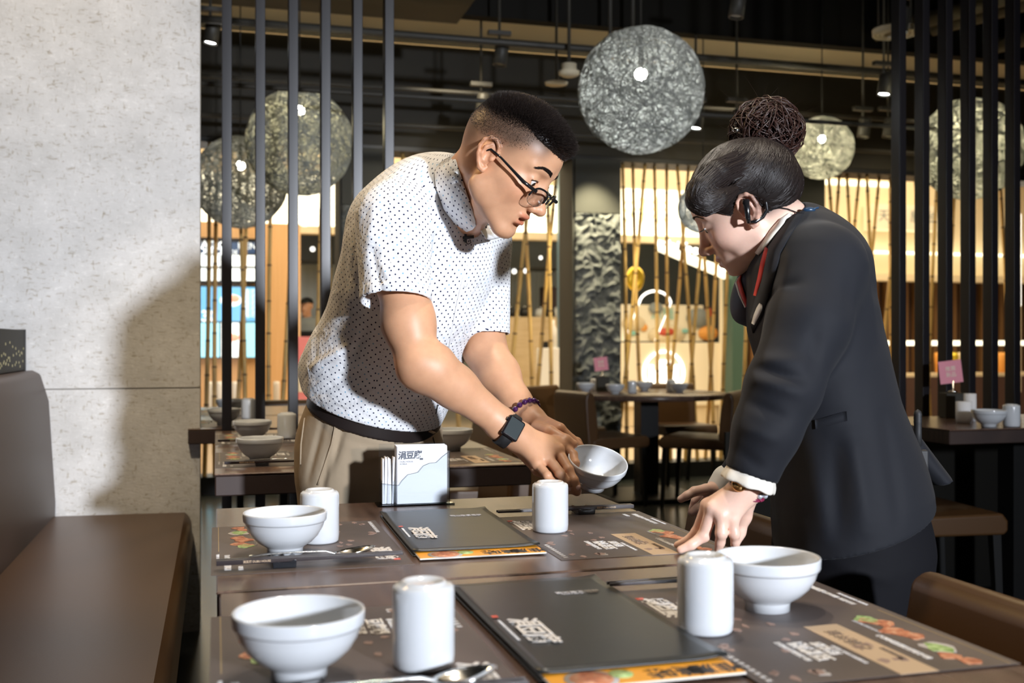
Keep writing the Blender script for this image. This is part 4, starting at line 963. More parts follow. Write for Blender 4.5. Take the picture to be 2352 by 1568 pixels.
    def mesh(s, vox, lo, hi, smooth=1):
        lo = np.asarray(lo, float); hi = np.asarray(hi, float); B = 8; n = np.ceil((hi - lo) / (vox * B)).astype(int)
        gi = np.stack(np.meshgrid(*[np.arange(k) for k in n], indexing='ij'), -1).reshape(-1, 3)
        cen = lo + (gi + .5) * vox * B; act = []
        for i in range(0, len(cen), 4096):
            c = cen[i:i + 4096]; d = s.value(c[:, None, :] + np.zeros((1, 1, 3)), margin=.25); act.append(np.abs(d[:, 0]) < vox * B * 1.45)
        gi = gi[np.concatenate(act)]
        off = np.stack(np.meshgrid(*[np.arange(B + 1)] * 3, indexing='ij'), -1).reshape(-1, 3)
        CV = []; CK = []; EK = []
        S = (n * B + 4).astype(np.int64)
        key = lambda q: (q[..., 0].astype(np.int64) * S[1] + q[..., 1]) * S[2] + q[..., 2]
        corners = np.array([(a, b, c) for a in (0, 1) for b in (0, 1) for c in (0, 1)])
        edges = [(i, j) for i in range(8) for j in range(i + 1, 8) if np.abs(corners[i] - corners[j]).sum() == 1]
        for i in range(0, len(gi), 600):
            g = gi[i:i + 600]; base = g * B; P = lo + (base[:, None, :] + off[None]) * vox; D = s.value(P).reshape(-1, B + 1, B + 1, B + 1)
            c8 = np.stack([D[:, a:a + B, b:b + B, c:c + B] for a, b, c in corners], -1); neg = c8 < 0; m = neg.any(-1) & ~neg.all(-1)
            idx = np.argwhere(m)
            if not len(idx): continue
            v8 = c8[m]; cell = base[idx[:, 0]] + idx[:, 1:]; acc = np.zeros((len(idx), 3)); cnt = np.zeros(len(idx))
            for a, b in edges:
                va, vb = v8[:, a], v8[:, b]; x = (va < 0) != (vb < 0); t = np.where(x, va / np.where(x, va - vb, 1), 0)
                acc += np.where(x[:, None], corners[a] + t[:, None] * (corners[b] - corners[a]), 0); cnt += x
            CV.append(lo + (cell + acc / cnt[:, None]) * vox); CK.append(cell)
            n0 = v8[:, 0] < 0
            EK.append(np.stack([(n0 != (v8[:, j] < 0)) * (1 + n0) for j in (4, 2, 1)], 1))
        V = np.concatenate(CV); C = np.concatenate(CK); E = np.concatenate(EK); K = key(C + 1); o = np.argsort(K); Ks = K[o]
        F = []
        ax = np.eye(3, dtype=int)
        for a in range(3):
            b, c = (a + 1) % 3, (a + 2) % 3; sel = E[:, a] > 0; q = C[sel] + 1; dr = E[sel, a]
            ks = np.stack([key(q), key(q - ax[b]), key(q - ax[b] - ax[c]), key(q - ax[c])], 1); p = np.searchsorted(Ks, ks); p = np.minimum(p, len(Ks) - 1)
            ok = (Ks[p] == ks).all(1); f = o[p][ok]; dr = dr[ok]; f[dr == 1] = f[dr == 1][:, ::-1]; F.append(f)
        F = np.concatenate(F)
        for _ in range(smooth):
            acc = np.zeros_like(V); cnt = np.zeros(len(V))
            for i in range(4):
                a, b = F[:, i], F[:, (i + 1) % 4]
                for ax_ in range(3): acc[:, ax_] += np.bincount(a, V[b, ax_], len(V)) + np.bincount(b, V[a, ax_], len(V))
                cnt += np.bincount(a, minlength=len(V)) + np.bincount(b, minlength=len(V))
            V = V + .5 * (acc / np.maximum(cnt, 1)[:, None] - V)
        return V, F
def sdf_obj(name, f, vox, lo, hi, mats, parent=None, org=(0, 0, 0), color=None, smooth=1, matfn=None):
    V, F = f.mesh(vox, lo, hi, smooth); me = bpy.data.meshes.new(name)
    me.vertices.add(len(V)); me.vertices.foreach_set('co', (V - np.asarray(org)).astype(np.float32).ravel())
    me.loops.add(F.size); me.loops.foreach_set('vertex_index', F.astype(np.int32).ravel())
    me.polygons.add(len(F)); me.polygons.foreach_set('loop_start', np.arange(0, F.size, 4, dtype=np.int32)); me.polygons.foreach_set('use_smooth', np.ones(len(F), bool))
    for m_ in (mats if isinstance(mats, (list, tuple)) else [mats]): me.materials.append(M[m_])
    if matfn is not None: me.polygons.foreach_set('material_index', matfn(V[F].mean(1)).astype(np.int32))
    me.update(calc_edges=True); me.validate()
    if color is not None:
        at = me.color_attributes.new('tint', 'FLOAT_COLOR', 'POINT'); c = np.ones((len(V), 4), np.float32); c[:, :3] = color(V); at.data.foreach_set('color', c.ravel())
    o = bpy.data.objects.new(name, me); COL.objects.link(o)
    if parent: o.parent = parent
    o['_n'] = len(V); del o['_n']
    return o, V, F
def person_root(name, label, foot):
    x, y = foot; t = thing(name, label, 'person', (x * RT[0] + y * FW[0], x * RT[1] + y * FW[1], 0), -TH); return t, np.array([x, y, 0.0])
from mathutils.bvhtree import BVHTree
def bvh_of(V, F): return BVHTree.FromPolygons([tuple(v) for v in V], [tuple(int(i) for i in f) for f in F])
def hit(b, px, py):
    o = Vector((0, 0, CAMH)); d = Vector(LP(px, py, 1.0)) - o; d.normalize(); r = b.ray_cast(o, d)
    return (np.array(r[0]), np.array(r[1])) if r[0] is not None else (None, None)
def sstep(x, a, b): t = np.clip((x - a) / (b - a), 0, 1); return t * t * (3 - 2 * t)
def skinmat(name, col, rough=.47):
    m = mat(name, col, rough, spec=.45); nt = m.node_tree; a = nt.nodes.new('ShaderNodeAttribute'); a.attribute_name = 'tint'
    t = tex(m, 'ShaderNodeTexNoise', Scale=35, Detail=4, Roughness=.6); r_ = ramp(m, t, [(.3, (.93, .90, .88)), (.7, (1.04, 1.03, 1.02))])
    x = mixc(m, 1.0, a, r_, 'MULTIPLY'); x2 = mixc(m, 1.0, x, col, 'MULTIPLY'); tobase(m, x2)
    b = nt.nodes['Principled BSDF']; b.inputs['Subsurface Weight'].default_value = .14; b.inputs['Subsurface Radius'].default_value = (.012, .004, .002); b.inputs['Subsurface Scale'].default_value = 1.0
    t2 = tex(m, 'ShaderNodeTexNoise', Scale=700, Detail=2); bump(m, t2, .10, .0006); return m
M['skin_m'] = skinmat('skin_tan', (.64, .350, .205)); M['skin_w'] = skinmat('skin_fair', (.80, .54, .43), .42)

def head(f, Mx, T, s, male=True):
    f.frame(Mx, T, s); W = 1.0 if male else .95; du = 0 if male else .015
    if male: f.ell((-.012, 0, .040), (.097, .076, .083), k=.001)
    else: f.ell((-.002, 0, .040), (.087, .076, .083), k=.001)
    f.ell((.034, 0, .048), (.058, .064, .052), k=.02)
    f.ell((.044, 0, -.030), (.047, .056 * W, .066), k=.03)
    for q in (1, -1):
        f.ell((.050, q * .039, -.020), (.030, .024, .024), k=.018)
        f.cone((.0, q * .053 * W, -.056), (.066, q * .016, -.098 + du), .0175 if male else .015, .0155 if male else .014, k=.022)
        f.ell((.018, q * .050 * W, -.045), (.030, .014, .036), k=.02)
        f.cone((.083, q * .014, .033), (.066, q * .047, .031), .009, .007, k=.012)
    f.ell((.074, 0, -.099 + du), (.017, .021, .015), k=.018)
    f.ell((.070, 0, -.062), (.023, .028, .026), k=.02)
    for q in (1, -1):
        f.ell((.093, q * .033, .011), (.013, .019, .011), k=.014, op='s')
        f.ell((.0705, q * .0325, .010), (.0150, .0155, .0150), k=.005)
    f.cone((.085, 0, .022), (.1065, 0, -.026), .0065, .0085, k=.012)
    nz = 1.12 if male else 1.0
    f.ell((.1095, 0, -.032), (.0120 * nz, .0112 * nz, .0100 * nz), k=.008)
    for q in (1, -1):
        f.ell((.0990, q * .0130, -.0360), (.0105 * nz, .0072 * nz, .0080 * nz), k=.005)
        f.ell((.1050, q * .0075, -.0450), (.0065, .0036, .0042), k=.002, op='s')
        f.fold((.098, q * .020, -.036), (.082, q * .033, -.066), .0045, -.0012)
    # lips
    op_ = .0035 if male else 0
    f.ell((.0895, 0, -.0580 + op_ * .3), (.0100, .0230, .0062 if male else .0056), k=.0045); f.ell((.0930, 0, -.0590 + op_ * .3), (.0060, .0095, .0045), k=.003)
    f.ell((.0868, 0, -.0705 - op_), (.0105, .0200, .0075 if male else .0066), k=.0045)
    if male: f.ell((.0950, 0, -.0655), (.018, .0175, .0042), k=.002, op='s')
    else: f.ell((.0985, 0, -.0642), (.011, .0215, .0011), k=.003, op='s')
    f.ell((.0905, 0, -.0820), (.0065, .016, .0045), k=.010, op='s')
    # eye opening
    for q in (1, -1):
        f.ell((.088, q * .0335, .0070 if male else .0050), (.0100, .0135 if male else .0125, .0046 if male else .0026), k=.0012, op='s')
        f.cone((.0862, q * .021, .0085 + (.0040 if male else 0)), (.0830, q * .046, .0070 + (.0035 if male else 0)), .0015, .0013, k=.003)
    # ears
    for q in (1, -1):
        e = lambda x, z, l: (x, q * l, z)
        f.ell((-.012, q * .0735, .002), (.0165, .0075, .0270), k=.006)
        hp = [(.006, -.002, .0745), (.0075, .012, .076), (.004, .024, .079), (-.006, .0315, .081), (-.017, .0300, .0845), (-.0245, .0200, .087), (-.0260, .006, .0865), (-.0215, -.008, .084), (-.0150, -.018, .080), (-.0070, -.027, .0765), (.000, -.0285, .0745), (.003, -.020, .073)]
        rr = [.0026, .0033, .0036, .0037, .0038, .0038, .0036, .0034, .0040, .0052, .0048, .0035]
        f.chain([e(*h_) for h_ in hp], rr, k=.0022)
        f.chain([e(-.010, .021, .0805), e(-.0165, .010, .083), e(-.0160, -.003, .0825), e(-.0095, -.013, .079)], [.0026, .0034, .0034, .0026], k=.003)
        f.ell((-.0045, q * .0825, .000), (.0075, .0065, .0115), k=.003, op='s'); f.ell((-.0195, q * .0885, .012), (.0022, .003, .014), k=.002, op='s')
        f.ell((.0035, q * .0765, -.003), (.0042, .0036, .0058), k=.003)
    f.frame()
def head_tint(V, Mx, T, s, male, lips, fade=True):
    P = ((V - np.asarray(T)) @ np.asarray(Mx)) / s; F_, L_, U_ = P[:, 0], np.abs(P[:, 1]), P[:, 2]; c = np.ones((len(V), 3)); near = (np.linalg.norm(P, axis=1) < .17)
    def blend(w_, col):
        nonlocal c; w_ = (w_ * near)[:, None]; c = c * (1 - w_) + c * np.asarray(col) * w_
    up = np.exp(-(((F_ - .094) / .016) ** 2 + (L_ / .0215) ** 4 + ((U_ + .0575) / .0052) ** 4)); lo = np.exp(-(((F_ - .090) / .016) ** 2 + (L_ / .0180) ** 4 + ((U_ + (.0740 if male else .0715)) / .0068) ** 4))
    blend(np.clip(up * .9 + lo, 0, 1), lips)
    blend(np.exp(-(((F_ - .06) / .03) ** 2 + ((L_ - .045) / .02) ** 2 + ((U_ + .02) / .022) ** 2)) * .6, (1.05, .80, .76))
    blend(np.exp(-(((F_ - .112) / .014) ** 2 + ((U_ + .031) / .014) ** 2)) * .4, (1.0, .84, .80)); blend(((L_ > .074) & (np.abs(F_ + .008) < .03) & (np.abs(U_) < .04)) * .4, (1.05, .82, .76))
    # eyebrows are hairs of their own; here only the shaved sides and the scalp
    if male and fade:
        hl = .066 + .030 * sstep(F_, -.02, .07) - .010 * sstep(L_, .02, .07); t = sstep(U_ + .012 * np.sin(F_ * 90) * .3, hl - .060, hl - .010) * (1 - sstep(F_, .070, .090)) 
        back = sstep(-F_, .02, .07); t = np.maximum(t, sstep(U_, -.040, .045) * back)
        blend(t * .93, (.10, .11, .125))
        blend(np.exp(-(((U_ + .085) / .035) ** 2)) * (F_ > .02) * .12, (.6, .6, .62))
    if not male:
        t = sstep(U_, .035, .075) * (1 - sstep(F_, .055, .085)); t = np.maximum(t, sstep(-F_, .010, .035) * sstep(U_, -.045, -.01)); t = np.maximum(t, sstep(U_, .02, .04) * (1 - sstep(F_, .02, .05))); blend(t * .95, (.07, .06, .06))
    return c
# ================================================================ the man
MM = np.array([[0.7542, 0.3401, 0.5609], [-0.2847, 0.9391, -0.174], [-0.5869, -0.0342, 0.8049]]); MT = np.array([-0.0129, 2.0, 0.3312 + CAMH]); MS = .985
man, MO = person_root('man', 'man in a white dotted short-sleeved shirt leaning over the table, holding a white bowl', (LP(850, 900, 2.40)[0], 2.42))
SH_AX = nrmz((.53, .85, 0))
f = Field()
head(f, MM, MT, MS, True)
# neck
hd = lambda p: MT + MM @ (np.asarray(p) * MS)
nb = LP(1028, 470, 2.20)
f.cone(hd((-.030, 0, -.025)), nb, .048, .046, k=.015); f.cone(hd((-.052, 0, -.005)), LP(1020, 450, 2.22), .034, .038, k=.03)
f.cone(hd((.012, 0, -.080)), LP(1062, 515, 2.20), .026, .040, k=.03)
# trunk inside the shirt
f.econe(LP(1000, 520, 2.235), LP(868, 930, 2.35), SH_AX, (.15, .09), (.13, .09), k=.04)
f.cone(LP(1020, 470, 2.22), LP(915, 505, 2.10), .036, .044, k=.03); f.cone(LP(1040, 480, 2.24), LP(1105, 560, 2.34), .04, .045, k=.03)
# near (right) arm
A = [LP(905, 505, 2.085), LP(924, 640, 2.045), LP(938, 740, 2.02), LP(960, 832, 2.00)]
f.chain(A, [.048, .0465, .0460, .0385], k=.03)
f.chain([LP(962, 836, 2.00), LP(1000, 856, 2.01), LP(1045, 888, 2.03)], [.0385, .0405, .0385], k=.025)
f.ell(LP(985, 838, 2.0), (.040, .028, .026), rot=np.array([[.8, 0, -.6], [0, 1, 0], [.6, 0, .8]]), k=.03)
f.cone(LP(946, 862, 2.005), LP(962, 872, 2.01), .016, .014, k=.025)
f.econe(LP(1045, 888, 2.03), LP(1152, 972, 2.06), (.45, .1, .6), (.038, .034), (.029, .023), k=.025)
f.econe(LP(1150, 975, 2.06), LP(1190, 1003, 2.07), (.45, .1, .6), (.0285, .022), (.030, .021), k=.02)
# near hand: back of the hand towards the camera
wr = LP(1190, 1003, 2.07)
mcp = dict(i=LP(1290, 1022, 2.085), m=LP(1281, 1036, 2.060), r=LP(1259, 1051, 2.045), p=LP(1235, 1064, 2.035))
f.cone(wr, mcp['i'], .0215, .0140, k=.016); f.cone(wr, mcp['m'], .0215, .0145, k=.014); f.cone(wr, mcp['r'], .021, .0140, k=.014); f.cone(wr, mcp['p'], .020, .0130, k=.016)
for a in 'imrp': f.ell(mcp[a], (.0125, .0125, .0125), k=.006)
fin = dict(i=([mcp['i'], LP(1316, 1044, 2.075), LP(1322, 1064, 2.055), LP(1319, 1080, 2.052)], [.0118, .0098, .0086, .0076]),
           m=([mcp['m'], LP(1306, 1079, 2.030), LP(1318, 1102, 2.020), LP(1326, 1118, 2.022)], [.0122, .0102, .0092, .0080]),
           r=([mcp['r'], LP(1286, 1086, 2.015), LP(1298, 1104, 2.020), LP(1305, 1120, 2.028)], [.0118, .0098, .0088, .0078]),
           p=([mcp['p'], LP(1257, 1092, 2.010), LP(1270, 1108, 2.018), LP(1280, 1122, 2.026)], [.0108, .0088, .0080, .0072]))
for a in 'imrp':
    pts, rs = fin[a]; f.chain(pts, [r_ * .93 for r_ in rs], k=.0022)
    for j in (1, 2): f.ell(pts[j], (rs[j] * 1.0,) * 3, k=.003)
for a, b in (('m', 'r'), ('r', 'p'), ('i', 'm')):
    f.fold((mcp[a] + mcp[b]) / 2 + np.array([.004, -.014, -.006]), wr * .25 + (mcp[a] + mcp[b]) * .375, .0045, -.0030)
for a in 'mrp': f.fold(mcp[a] + np.array([-.003, -.012, 0]), wr * .35 + mcp[a] * .65, .0035, .0013)
f.chain([LP(1200, 1030, 2.075), LP(1238, 1075, 2.095), LP(1285, 1105, 2.09), LP(1325, 1128, 2.075)], [.018, .0145, .0115, .0095], k=.008)
# far (left) arm
f.chain([LP(1108, 560, 2.34), LP(1112, 700, 2.33), LP(1112, 800, 2.31)], [.052, .048, .042], k=.03)
f.chain([LP(1114, 805, 2.31), LP(1145, 860, 2.27), LP(1182, 918, 2.23)], [.042, .041, .030], k=.03)
f.econe(LP(1182, 915, 2.23), LP(1222, 962, 2.19), (.5, .2, .5), (.030, .026), (.028, .020), k=.02)
w2 = LP(1222, 964, 2.19)
m2 = dict(i=LP(1285, 985, 2.13), m=LP(1290, 1000, 2.15), r=LP(1285, 1015, 2.17), p=LP(1275, 1028, 2.18))
for a, r_ in (('i', .013), ('m', .013), ('r', .0125), ('p', .012)): f.cone(w2, m2[a], .019, r_, k=.014)
f.chain([m2['i'], LP(1312, 1008, 2.13), LP(1330, 1022, 2.125)], [.0118, .0098, .0080], k=.003)
f.chain([m2['m'], LP(1325, 1015, 2.16), LP(1345, 1045, 2.155)], [.0118, .0098, .0078], k=.003)
f.chain([m2['r'], LP(1320, 1035, 2.17), LP(1345, 1070, 2.15)], [.0115, .0095, .0076], k=.003)
f.chain([m2['p'], LP(1305, 1055, 2.17), LP(1330, 1090, 2.145)], [.0105, .0088, .0070], k=.003)
f.chain([LP(1235, 985, 2.15), LP(1262, 992, 2.11), LP(1300, 1010, 2.09), LP(1318, 1020, 2.088)], [.016, .0130, .0105, .0085], k=.006)
body, BV, BF = sdf_obj('body', f, .0021, (-.32, 1.84, .68), (.20, 2.50, 1.66), 'skin_m', man, MO, color=lambda V: head_tint(V, MM, MT, MS, True, (.92, .52, .50)))
mbvh = bvh_of(BV, BF)
# eyes, teeth, eyebrows
M['eye_white'] = mat('eye_white', (.72, .68, .64), .2); M['iris'] = mat('iris', (.02, .012, .008), .1); M['teeth'] = mat('teeth', (.80, .76, .70), .25); M['mouth_dark'] = mat('mouth_inside', (.10, .03, .03), .5)
M['hair_black'] = mat('hair_black', (.020, .014, .012), .40, spec=.6); M['hair_brown'] = mat('hair_brown', (.034, .014, .010), .40, spec=.4)
def eyes(par, Mx, T, s, org, look=(1, 0, -.5)):
    for q in (1, -1):
        c = T + Mx @ (np.array([.0712, q * .0328, .0065]) * s); look_ = nrmz(Mx @ np.asarray(look, float)); mb = MB(); mb.sphere(tuple(c - org), .0135 * s, 0, 20, 14)
        mb.sphere(tuple(c - org + look_ * .0090 * s), .0062 * s, 1, 14, 10); mb.build('eye', ['eye_white', 'iris'], par)
def strands(name, roots, dirs, lens, rad, m_, par, org, seg=3, bend=None, n=3):
    """many tapered hairs as one mesh"""
    roots = np.asarray(roots); dirs = np.asarray(dirs); N = len(roots); lens = np.asarray(lens)
    V = []; up = np.cross(dirs, [0.3, .5, .81]); up /= np.linalg.norm(up, axis=1)[:, None] + 1e-9; b = np.cross(dirs, up); rings = []
    for j in range(seg + 1):
        t = j / seg; c = roots + dirs * (lens * t)[:, None]
        if bend is not None: c = c + bend * (lens * t * t)[:, None]
        r_ = rad * (1 - .85 * t)
        for k in range(n):
            a = 2 * math.pi * k / n; rings.append(c + (up * math.cos(a) + b * math.sin(a)) * r_)
    V = np.stack(rings, 1) - org; nv = (seg + 1) * n; F = []
    base = np.arange(N)[:, None] * nv
    for j in range(seg):
        for k in range(n):
            k2 = (k + 1) % n; F.append(base + np.array([j * n + k, j * n + k2, (j + 1) * n + k2, (j + 1) * n + k]))
    F = np.concatenate(F); V = V.reshape(-1, 3); me = bpy.data.meshes.new(name); me.vertices.add(len(V)); me.vertices.foreach_set('co', V.astype(np.float32).ravel())
    me.loops.add(F.size); me.loops.foreach_set('vertex_index', F.astype(np.int32).ravel()); me.polygons.add(len(F)); me.polygons.foreach_set('loop_start', np.arange(0, F.size, 4, dtype=np.int32)); me.polygons.foreach_set('use_smooth', np.ones(len(F), bool))
    me.materials.append(M[m_]); me.update(calc_edges=True); o = bpy.data.objects.new(name, me); COL.objects.link(o); o.parent = par; return o
eyes(man, MM, MT, MS, MO, (1, 0, -.35))
mb = MB(); mb.sphere(tuple(hd((.072, 0, -.0625)) - MO), (.0165, .019, .0048), 0, 18, 10, T=Matrix(MM.tolist())); mb.build('teeth', 'teeth', man)
mb = MB(); mb.sphere(tuple(hd((.066, 0, -.066)) - MO), (.0165, .019, .007), 0, 18, 10, T=Matrix(MM.tolist())); mb.build('mouth_inside', 'mouth_dark', man)
def vnorm(V, F):
    n = np.cross(V[F[:, 2]] - V[F[:, 0]], V[F[:, 3]] - V[F[:, 1]]); N = np.zeros_like(V)
    for i in range(4):
        for a in range(3): N[:, a] += np.bincount(F[:, i], n[:, a], len(V))
    return N / (np.linalg.norm(N, axis=1)[:, None] + 1e-12)
BN = vnorm(BV, BF); HP = ((BV - MT) @ MM) / MS; rs = np.random.RandomState(4)
near = np.linalg.norm(HP - np.array([0, 0, .03]), axis=1) < .16
F_, L_, U_ = HP[:, 0], np.abs(HP[:, 1]), HP[:, 2]
hl = .066 + .024 * sstep(F_, -.02, .07) - .010 * sstep(L_, .02, .07)
dens = sstep(U_, hl - .018, hl + .020); long_ = sstep(U_, hl + .004, hl + .030)
sel = near & (U_ > hl - .03) & (F_ < .066 - .02 * (L_ > .045))
idx = np.where(sel)[0]; idx = idx[rs.rand(len(idx)) < dens[idx] * .8 + .35]; idx = np.concatenate([idx, idx])
Nn = BN[idx]; fw_ = MM[:, 0]; up_ = MM[:, 2]
d = Nn * .9 + fw_ * (.35 + .5 * sstep(F_[idx], .0, .08))[:, None] + up_ * .25 + rs.normal(0, .22, (len(idx), 3)); d /= np.linalg.norm(d, axis=1)[:, None]
ln = .0017 + long_[idx] * (.011 + .011 * sstep(F_[idx], -.02, .085)) * rs.uniform(.75, 1.15, len(idx))
hair = strands('hair', BV[idx] + rs.normal(0, .0006, (len(idx), 3)), d, ln, .00042, 'hair_black', man, MO, 2)
# denser bed under the strands
g = Field(); g.frame(MM, MT, MS)
g.ell((-.010, 0, .046), (.099, .072, .082), k=.001); g.ell((.046, 0, .080), (.042, .054, .026), k=.02)
g.half((0, 0, .083), (-.16, 0, -1)); g.half((.088, 0, .05), (1, 0, -.25)); g.frame()
_o, XV, XF = sdf_obj('hair_base', g, .0022, MT + np.array([-.16, -.16, -.05]), MT + np.array([.16, .16, .17]), 'hair_black', man, MO)
XN = vnorm(XV, XF); XP = ((XV - MT) @ MM) / MS; ix = np.where((XP[:, 2] > .05) & ((XN @ MM[:, 2]) > -.35))[0]; ix = np.repeat(ix, 2)
d = XN[ix] * .8 + MM[:, 0] * (.35 + .7 * sstep(XP[ix, 0], .0, .08))[:, None] + MM[:, 2] * .35 + rs.normal(0, .25, (len(ix), 3)); d /= np.linalg.norm(d, axis=1)[:, None]
ln = (.0035 + .0125 * sstep(XP[ix, 0], -.08, .08)) * sstep(XP[ix, 2], .070, .095) * rs.uniform(.6, 1.2, len(ix)) + .003
strands('hair_top', XV[ix] + rs.normal(0, .0008, (len(ix), 3)), d, ln, .0006, 'hair_black', man, MO, 2)
def brows(par, Mx, T, s, org, bv, m_, u0, th_, n=300):
    rt = []; dr = []
    for q in (1, -1):
        for _ in range(n):
            l = rs.uniform(.011, .050); t = (l - .011) / .039; u = u0 + .0045 * math.sin(t * 2.4) - .006 * max(0, t - .7) / .3 + rs.uniform(-1, 1) * th_ * (1 - .55 * t)
            p, nn, _a, _b = bv.ray_cast(Vector(T + Mx @ (np.array([.17, q * l, u]) * s)), Vector(-Mx[:, 0]))
            if p is None: continue
            p = np.array(p); nn = np.array(nn)
            v = q * Mx[:, 1] * .9 + Mx[:, 2] * (.45 - .75 * t) + rs.normal(0, .10, 3); v = v - nn * (v @ nn) * .9; rt.append(p); dr.append(nrmz(nrmz(v) + nn * .10))
    strands('eyebrows', np.array(rt), np.array(dr), rs.uniform(.005, .0085, len(rt)), .00036, m_, par, org, 2)
brows(man, MM, MT, MS, MO, mbvh, 'hair_black', .0335, .0040, 420)
for q in (1, -1):
    MB().tube([tuple(hd((.0868 - .0030 * ((l - .033) / .012) ** 2 - (l - .021) * .06, q * l, .0112 - 14 * (l - .033) ** 2)) - MO) for l in np.linspace(.020, .047, 14)], .0008, 6).build('lash_line', 'hair_black', man)
# finger nails
M['nail'] = mat('nail', (.78, .50, .42), .25)
def nail(par, tip, back, view, r, org):
    ax = nrmz(tip - back); n = nrmz(view - ax * (view @ ax)); s_ = np.cross(ax, n); c = tip - ax * .001 + n * (r * .62)
    T = Matrix(np.stack([ax, s_, n], 1).tolist()); MB().sphere(tuple(c - org), (r * .78, r * .62, r * .42), 0, 12, 8, T=T).build('nail', 'nail', par)
nail(man, fin['m'][0][3], fin['m'][0][2], np.array([.3, -1, -.1]), .0080, MO); nail(man, fin['i'][0][3], fin['i'][0][2], np.array([.4, -1, 0]), .0076, MO); nail(man, fin['r'][0][3], fin['r'][0][2], np.array([.2, -1, 0]), .0078, MO)

# --- shirt
def dotmat():
    m = mat('dotted_cotton', (.80, .82, .84), .75, spec=.25); nt = m.node_tree
    uv = nt.nodes.new('ShaderNodeUVMap'); mp = nt.nodes.new('ShaderNodeMapping'); mp.inputs['Scale'].default_value = (90, 90, 1); mp.inputs['Rotation'].default_value = (0, 0, R(42))
    v = nt.nodes.new('ShaderNodeTexVoronoi'); v.voronoi_dimensions = '2D'; v.inputs['Randomness'].default_value = .12; v.inputs['Scale'].default_value = 1
    nt.links.new(uv.outputs[0], mp.inputs[0]); nt.links.new(mp.outputs[0], v.inputs['Vector'])
    lt = nt.nodes.new('ShaderNodeMath'); lt.operation = 'LESS_THAN'; lt.inputs[1].default_value = .150; nt.links.new(v.outputs['Distance'], lt.inputs[0])
    sp = nt.nodes.new('ShaderNodeSeparateColor'); nt.links.new(v.outputs['Color'], sp.inputs[0]); gt = nt.nodes.new('ShaderNodeMath'); gt.operation = 'GREATER_THAN'; gt.inputs[1].default_value = .86; nt.links.new(sp.outputs[0], gt.inputs[0])
    c1 = mixc(m, gt.outputs[0], (.012, .018, .06), (.22, .42, .60)); c2 = mixc(m, lt.outputs[0], (.80, .815, .84), c1); tobase(m, c2)
    t = tex(m, 'ShaderNodeTexNoise', map=(1, 1, 1), Scale=20, Detail=3, Roughness=.55, Distortion=.8); b = bump(m, t, .55, .012); return m
M['dotted'] = dotmat(); M['white_cotton'] = mat('white_cotton', (.80, .81, .83), .75, spec=.25)
f = Field()
ST = [((860, 968, 2.36), .146, .128), ((866, 905, 2.355), .158, .148), ((876, 850, 2.345), .166, .158), ((914, 760, 2.315), .168, .143), ((950, 670, 2.28), .182, .146), ((975, 580, 2.25), .186, .140), ((990, 505, 2.235), .170, .122)]
for i in range(len(ST) - 1):
    a, b = ST[i], ST[i + 1]; f.econe(LP(*a[0]), LP(*b[0]), SH_AX, a[1:], b[1:], k=.03)
f.cone(LP(720, 846, 2.33), LP(760, 830, 2.32), .020, .05, k=.05)
f.cone(LP(1012, 445, 2.20), LP(915, 492, 2.095), .058, .066, k=.05); f.cone(LP(1030, 450, 2.23), LP(1100, 545, 2.33), .055, .062, k=.05)
f.cone(LP(955, 430, 2.25), LP(870, 500, 2.20), .04, .05, k=.06)
f.ell(LP(1012, 452, 2.22), (.095, .10, .075), k=.05)
# folds on the trunk
for a, b, w_, A in ((LP(700, 848, 2.22), LP(800, 800, 2.15), .012, .012), (LP(720, 905, 2.22), LP(840, 850, 2.15), .010, -.007), (LP(760, 930, 2.22), LP(880, 900, 2.15), .012, .008), (LP(790, 560, 2.10), LP(770, 760, 2.14), .012, -.005),
                    (LP(840, 760, 2.14), LP(780, 860, 2.16), .010, -.006), (LP(900, 940, 2.2), LP(1000, 900, 2.2), .010, .007), (LP(960, 960, 2.2), LP(900, 860, 2.2), .009, -.005), (LP(1010, 560, 2.1), LP(1040, 860, 2.12), .007, .003), (LP(1060, 560, 2.1), LP(1095, 800, 2.12), .008, -.004),
                    (LP(1080, 600, 2.1), LP(1120, 760, 2.14), .009, .004), (LP(800, 640, 2.1), LP(835, 720, 2.1), .010, .006), (LP(1000, 470, 2.1), LP(1010, 620, 2.1), .008, -.003), (LP(740, 700, 2.1), LP(800, 800, 2.1), .011, .005)):
    f.fold(a, b, w_, A)
# sleeves
S0, S1 = LP(905, 500, 2.075), LP(908, 691, 2.02)
sl = nrmz((1, -.25, 0))
f.econe(S0, S1, sl, (.076, .068), (.0670, .062), k=.022, flat=True)
f.econe(LP(909, 668, 2.025), LP(908.5, 691, 2.02), sl, (.0690, .064), (.0690, .064), k=.001, flat=True, flata=True)
for a, b, w_, A in ((LP(850, 560, 1.99), LP(880, 680, 1.97), .008, -.004), (LP(900, 520, 1.99), LP(940, 640, 1.97), .010, .005), (LP(955, 520, 1.99), LP(975, 640, 1.97), .009, -.005), (LP(860, 470, 2.02), LP(845, 600, 2.0), .010, .004), (LP(925, 470, 1.99), LP(975, 580, 1.97), .008, .005), (LP(985, 480, 2.0), LP(990, 620, 2.0), .009, -.008), (LP(870, 600, 1.97), LP(905, 655, 1.96), .006, .003)):
    f.fold(a, b, w_, A)
f.econe(LP(909, 666, 2.025), LP(908, 720, 2.015), sl, (.0600, .0560), (.0655, .0610), k=.002, op='s')
Q0, Q1 = LP(1108, 560, 2.335), LP(1112, 768, 2.315)
f.econe(Q0, Q1, sl, (.062, .066), (.056, .060), k=.02, flat=True)
f.econe(LP(1111, 752, 2.32), LP(1112, 800, 2.31), sl, (.0515, .0555), (.0535, .0575), k=.002, op='s')
f.half(LP(864, 930, 2.365) , -nrmz((.29, -.19, .94)))
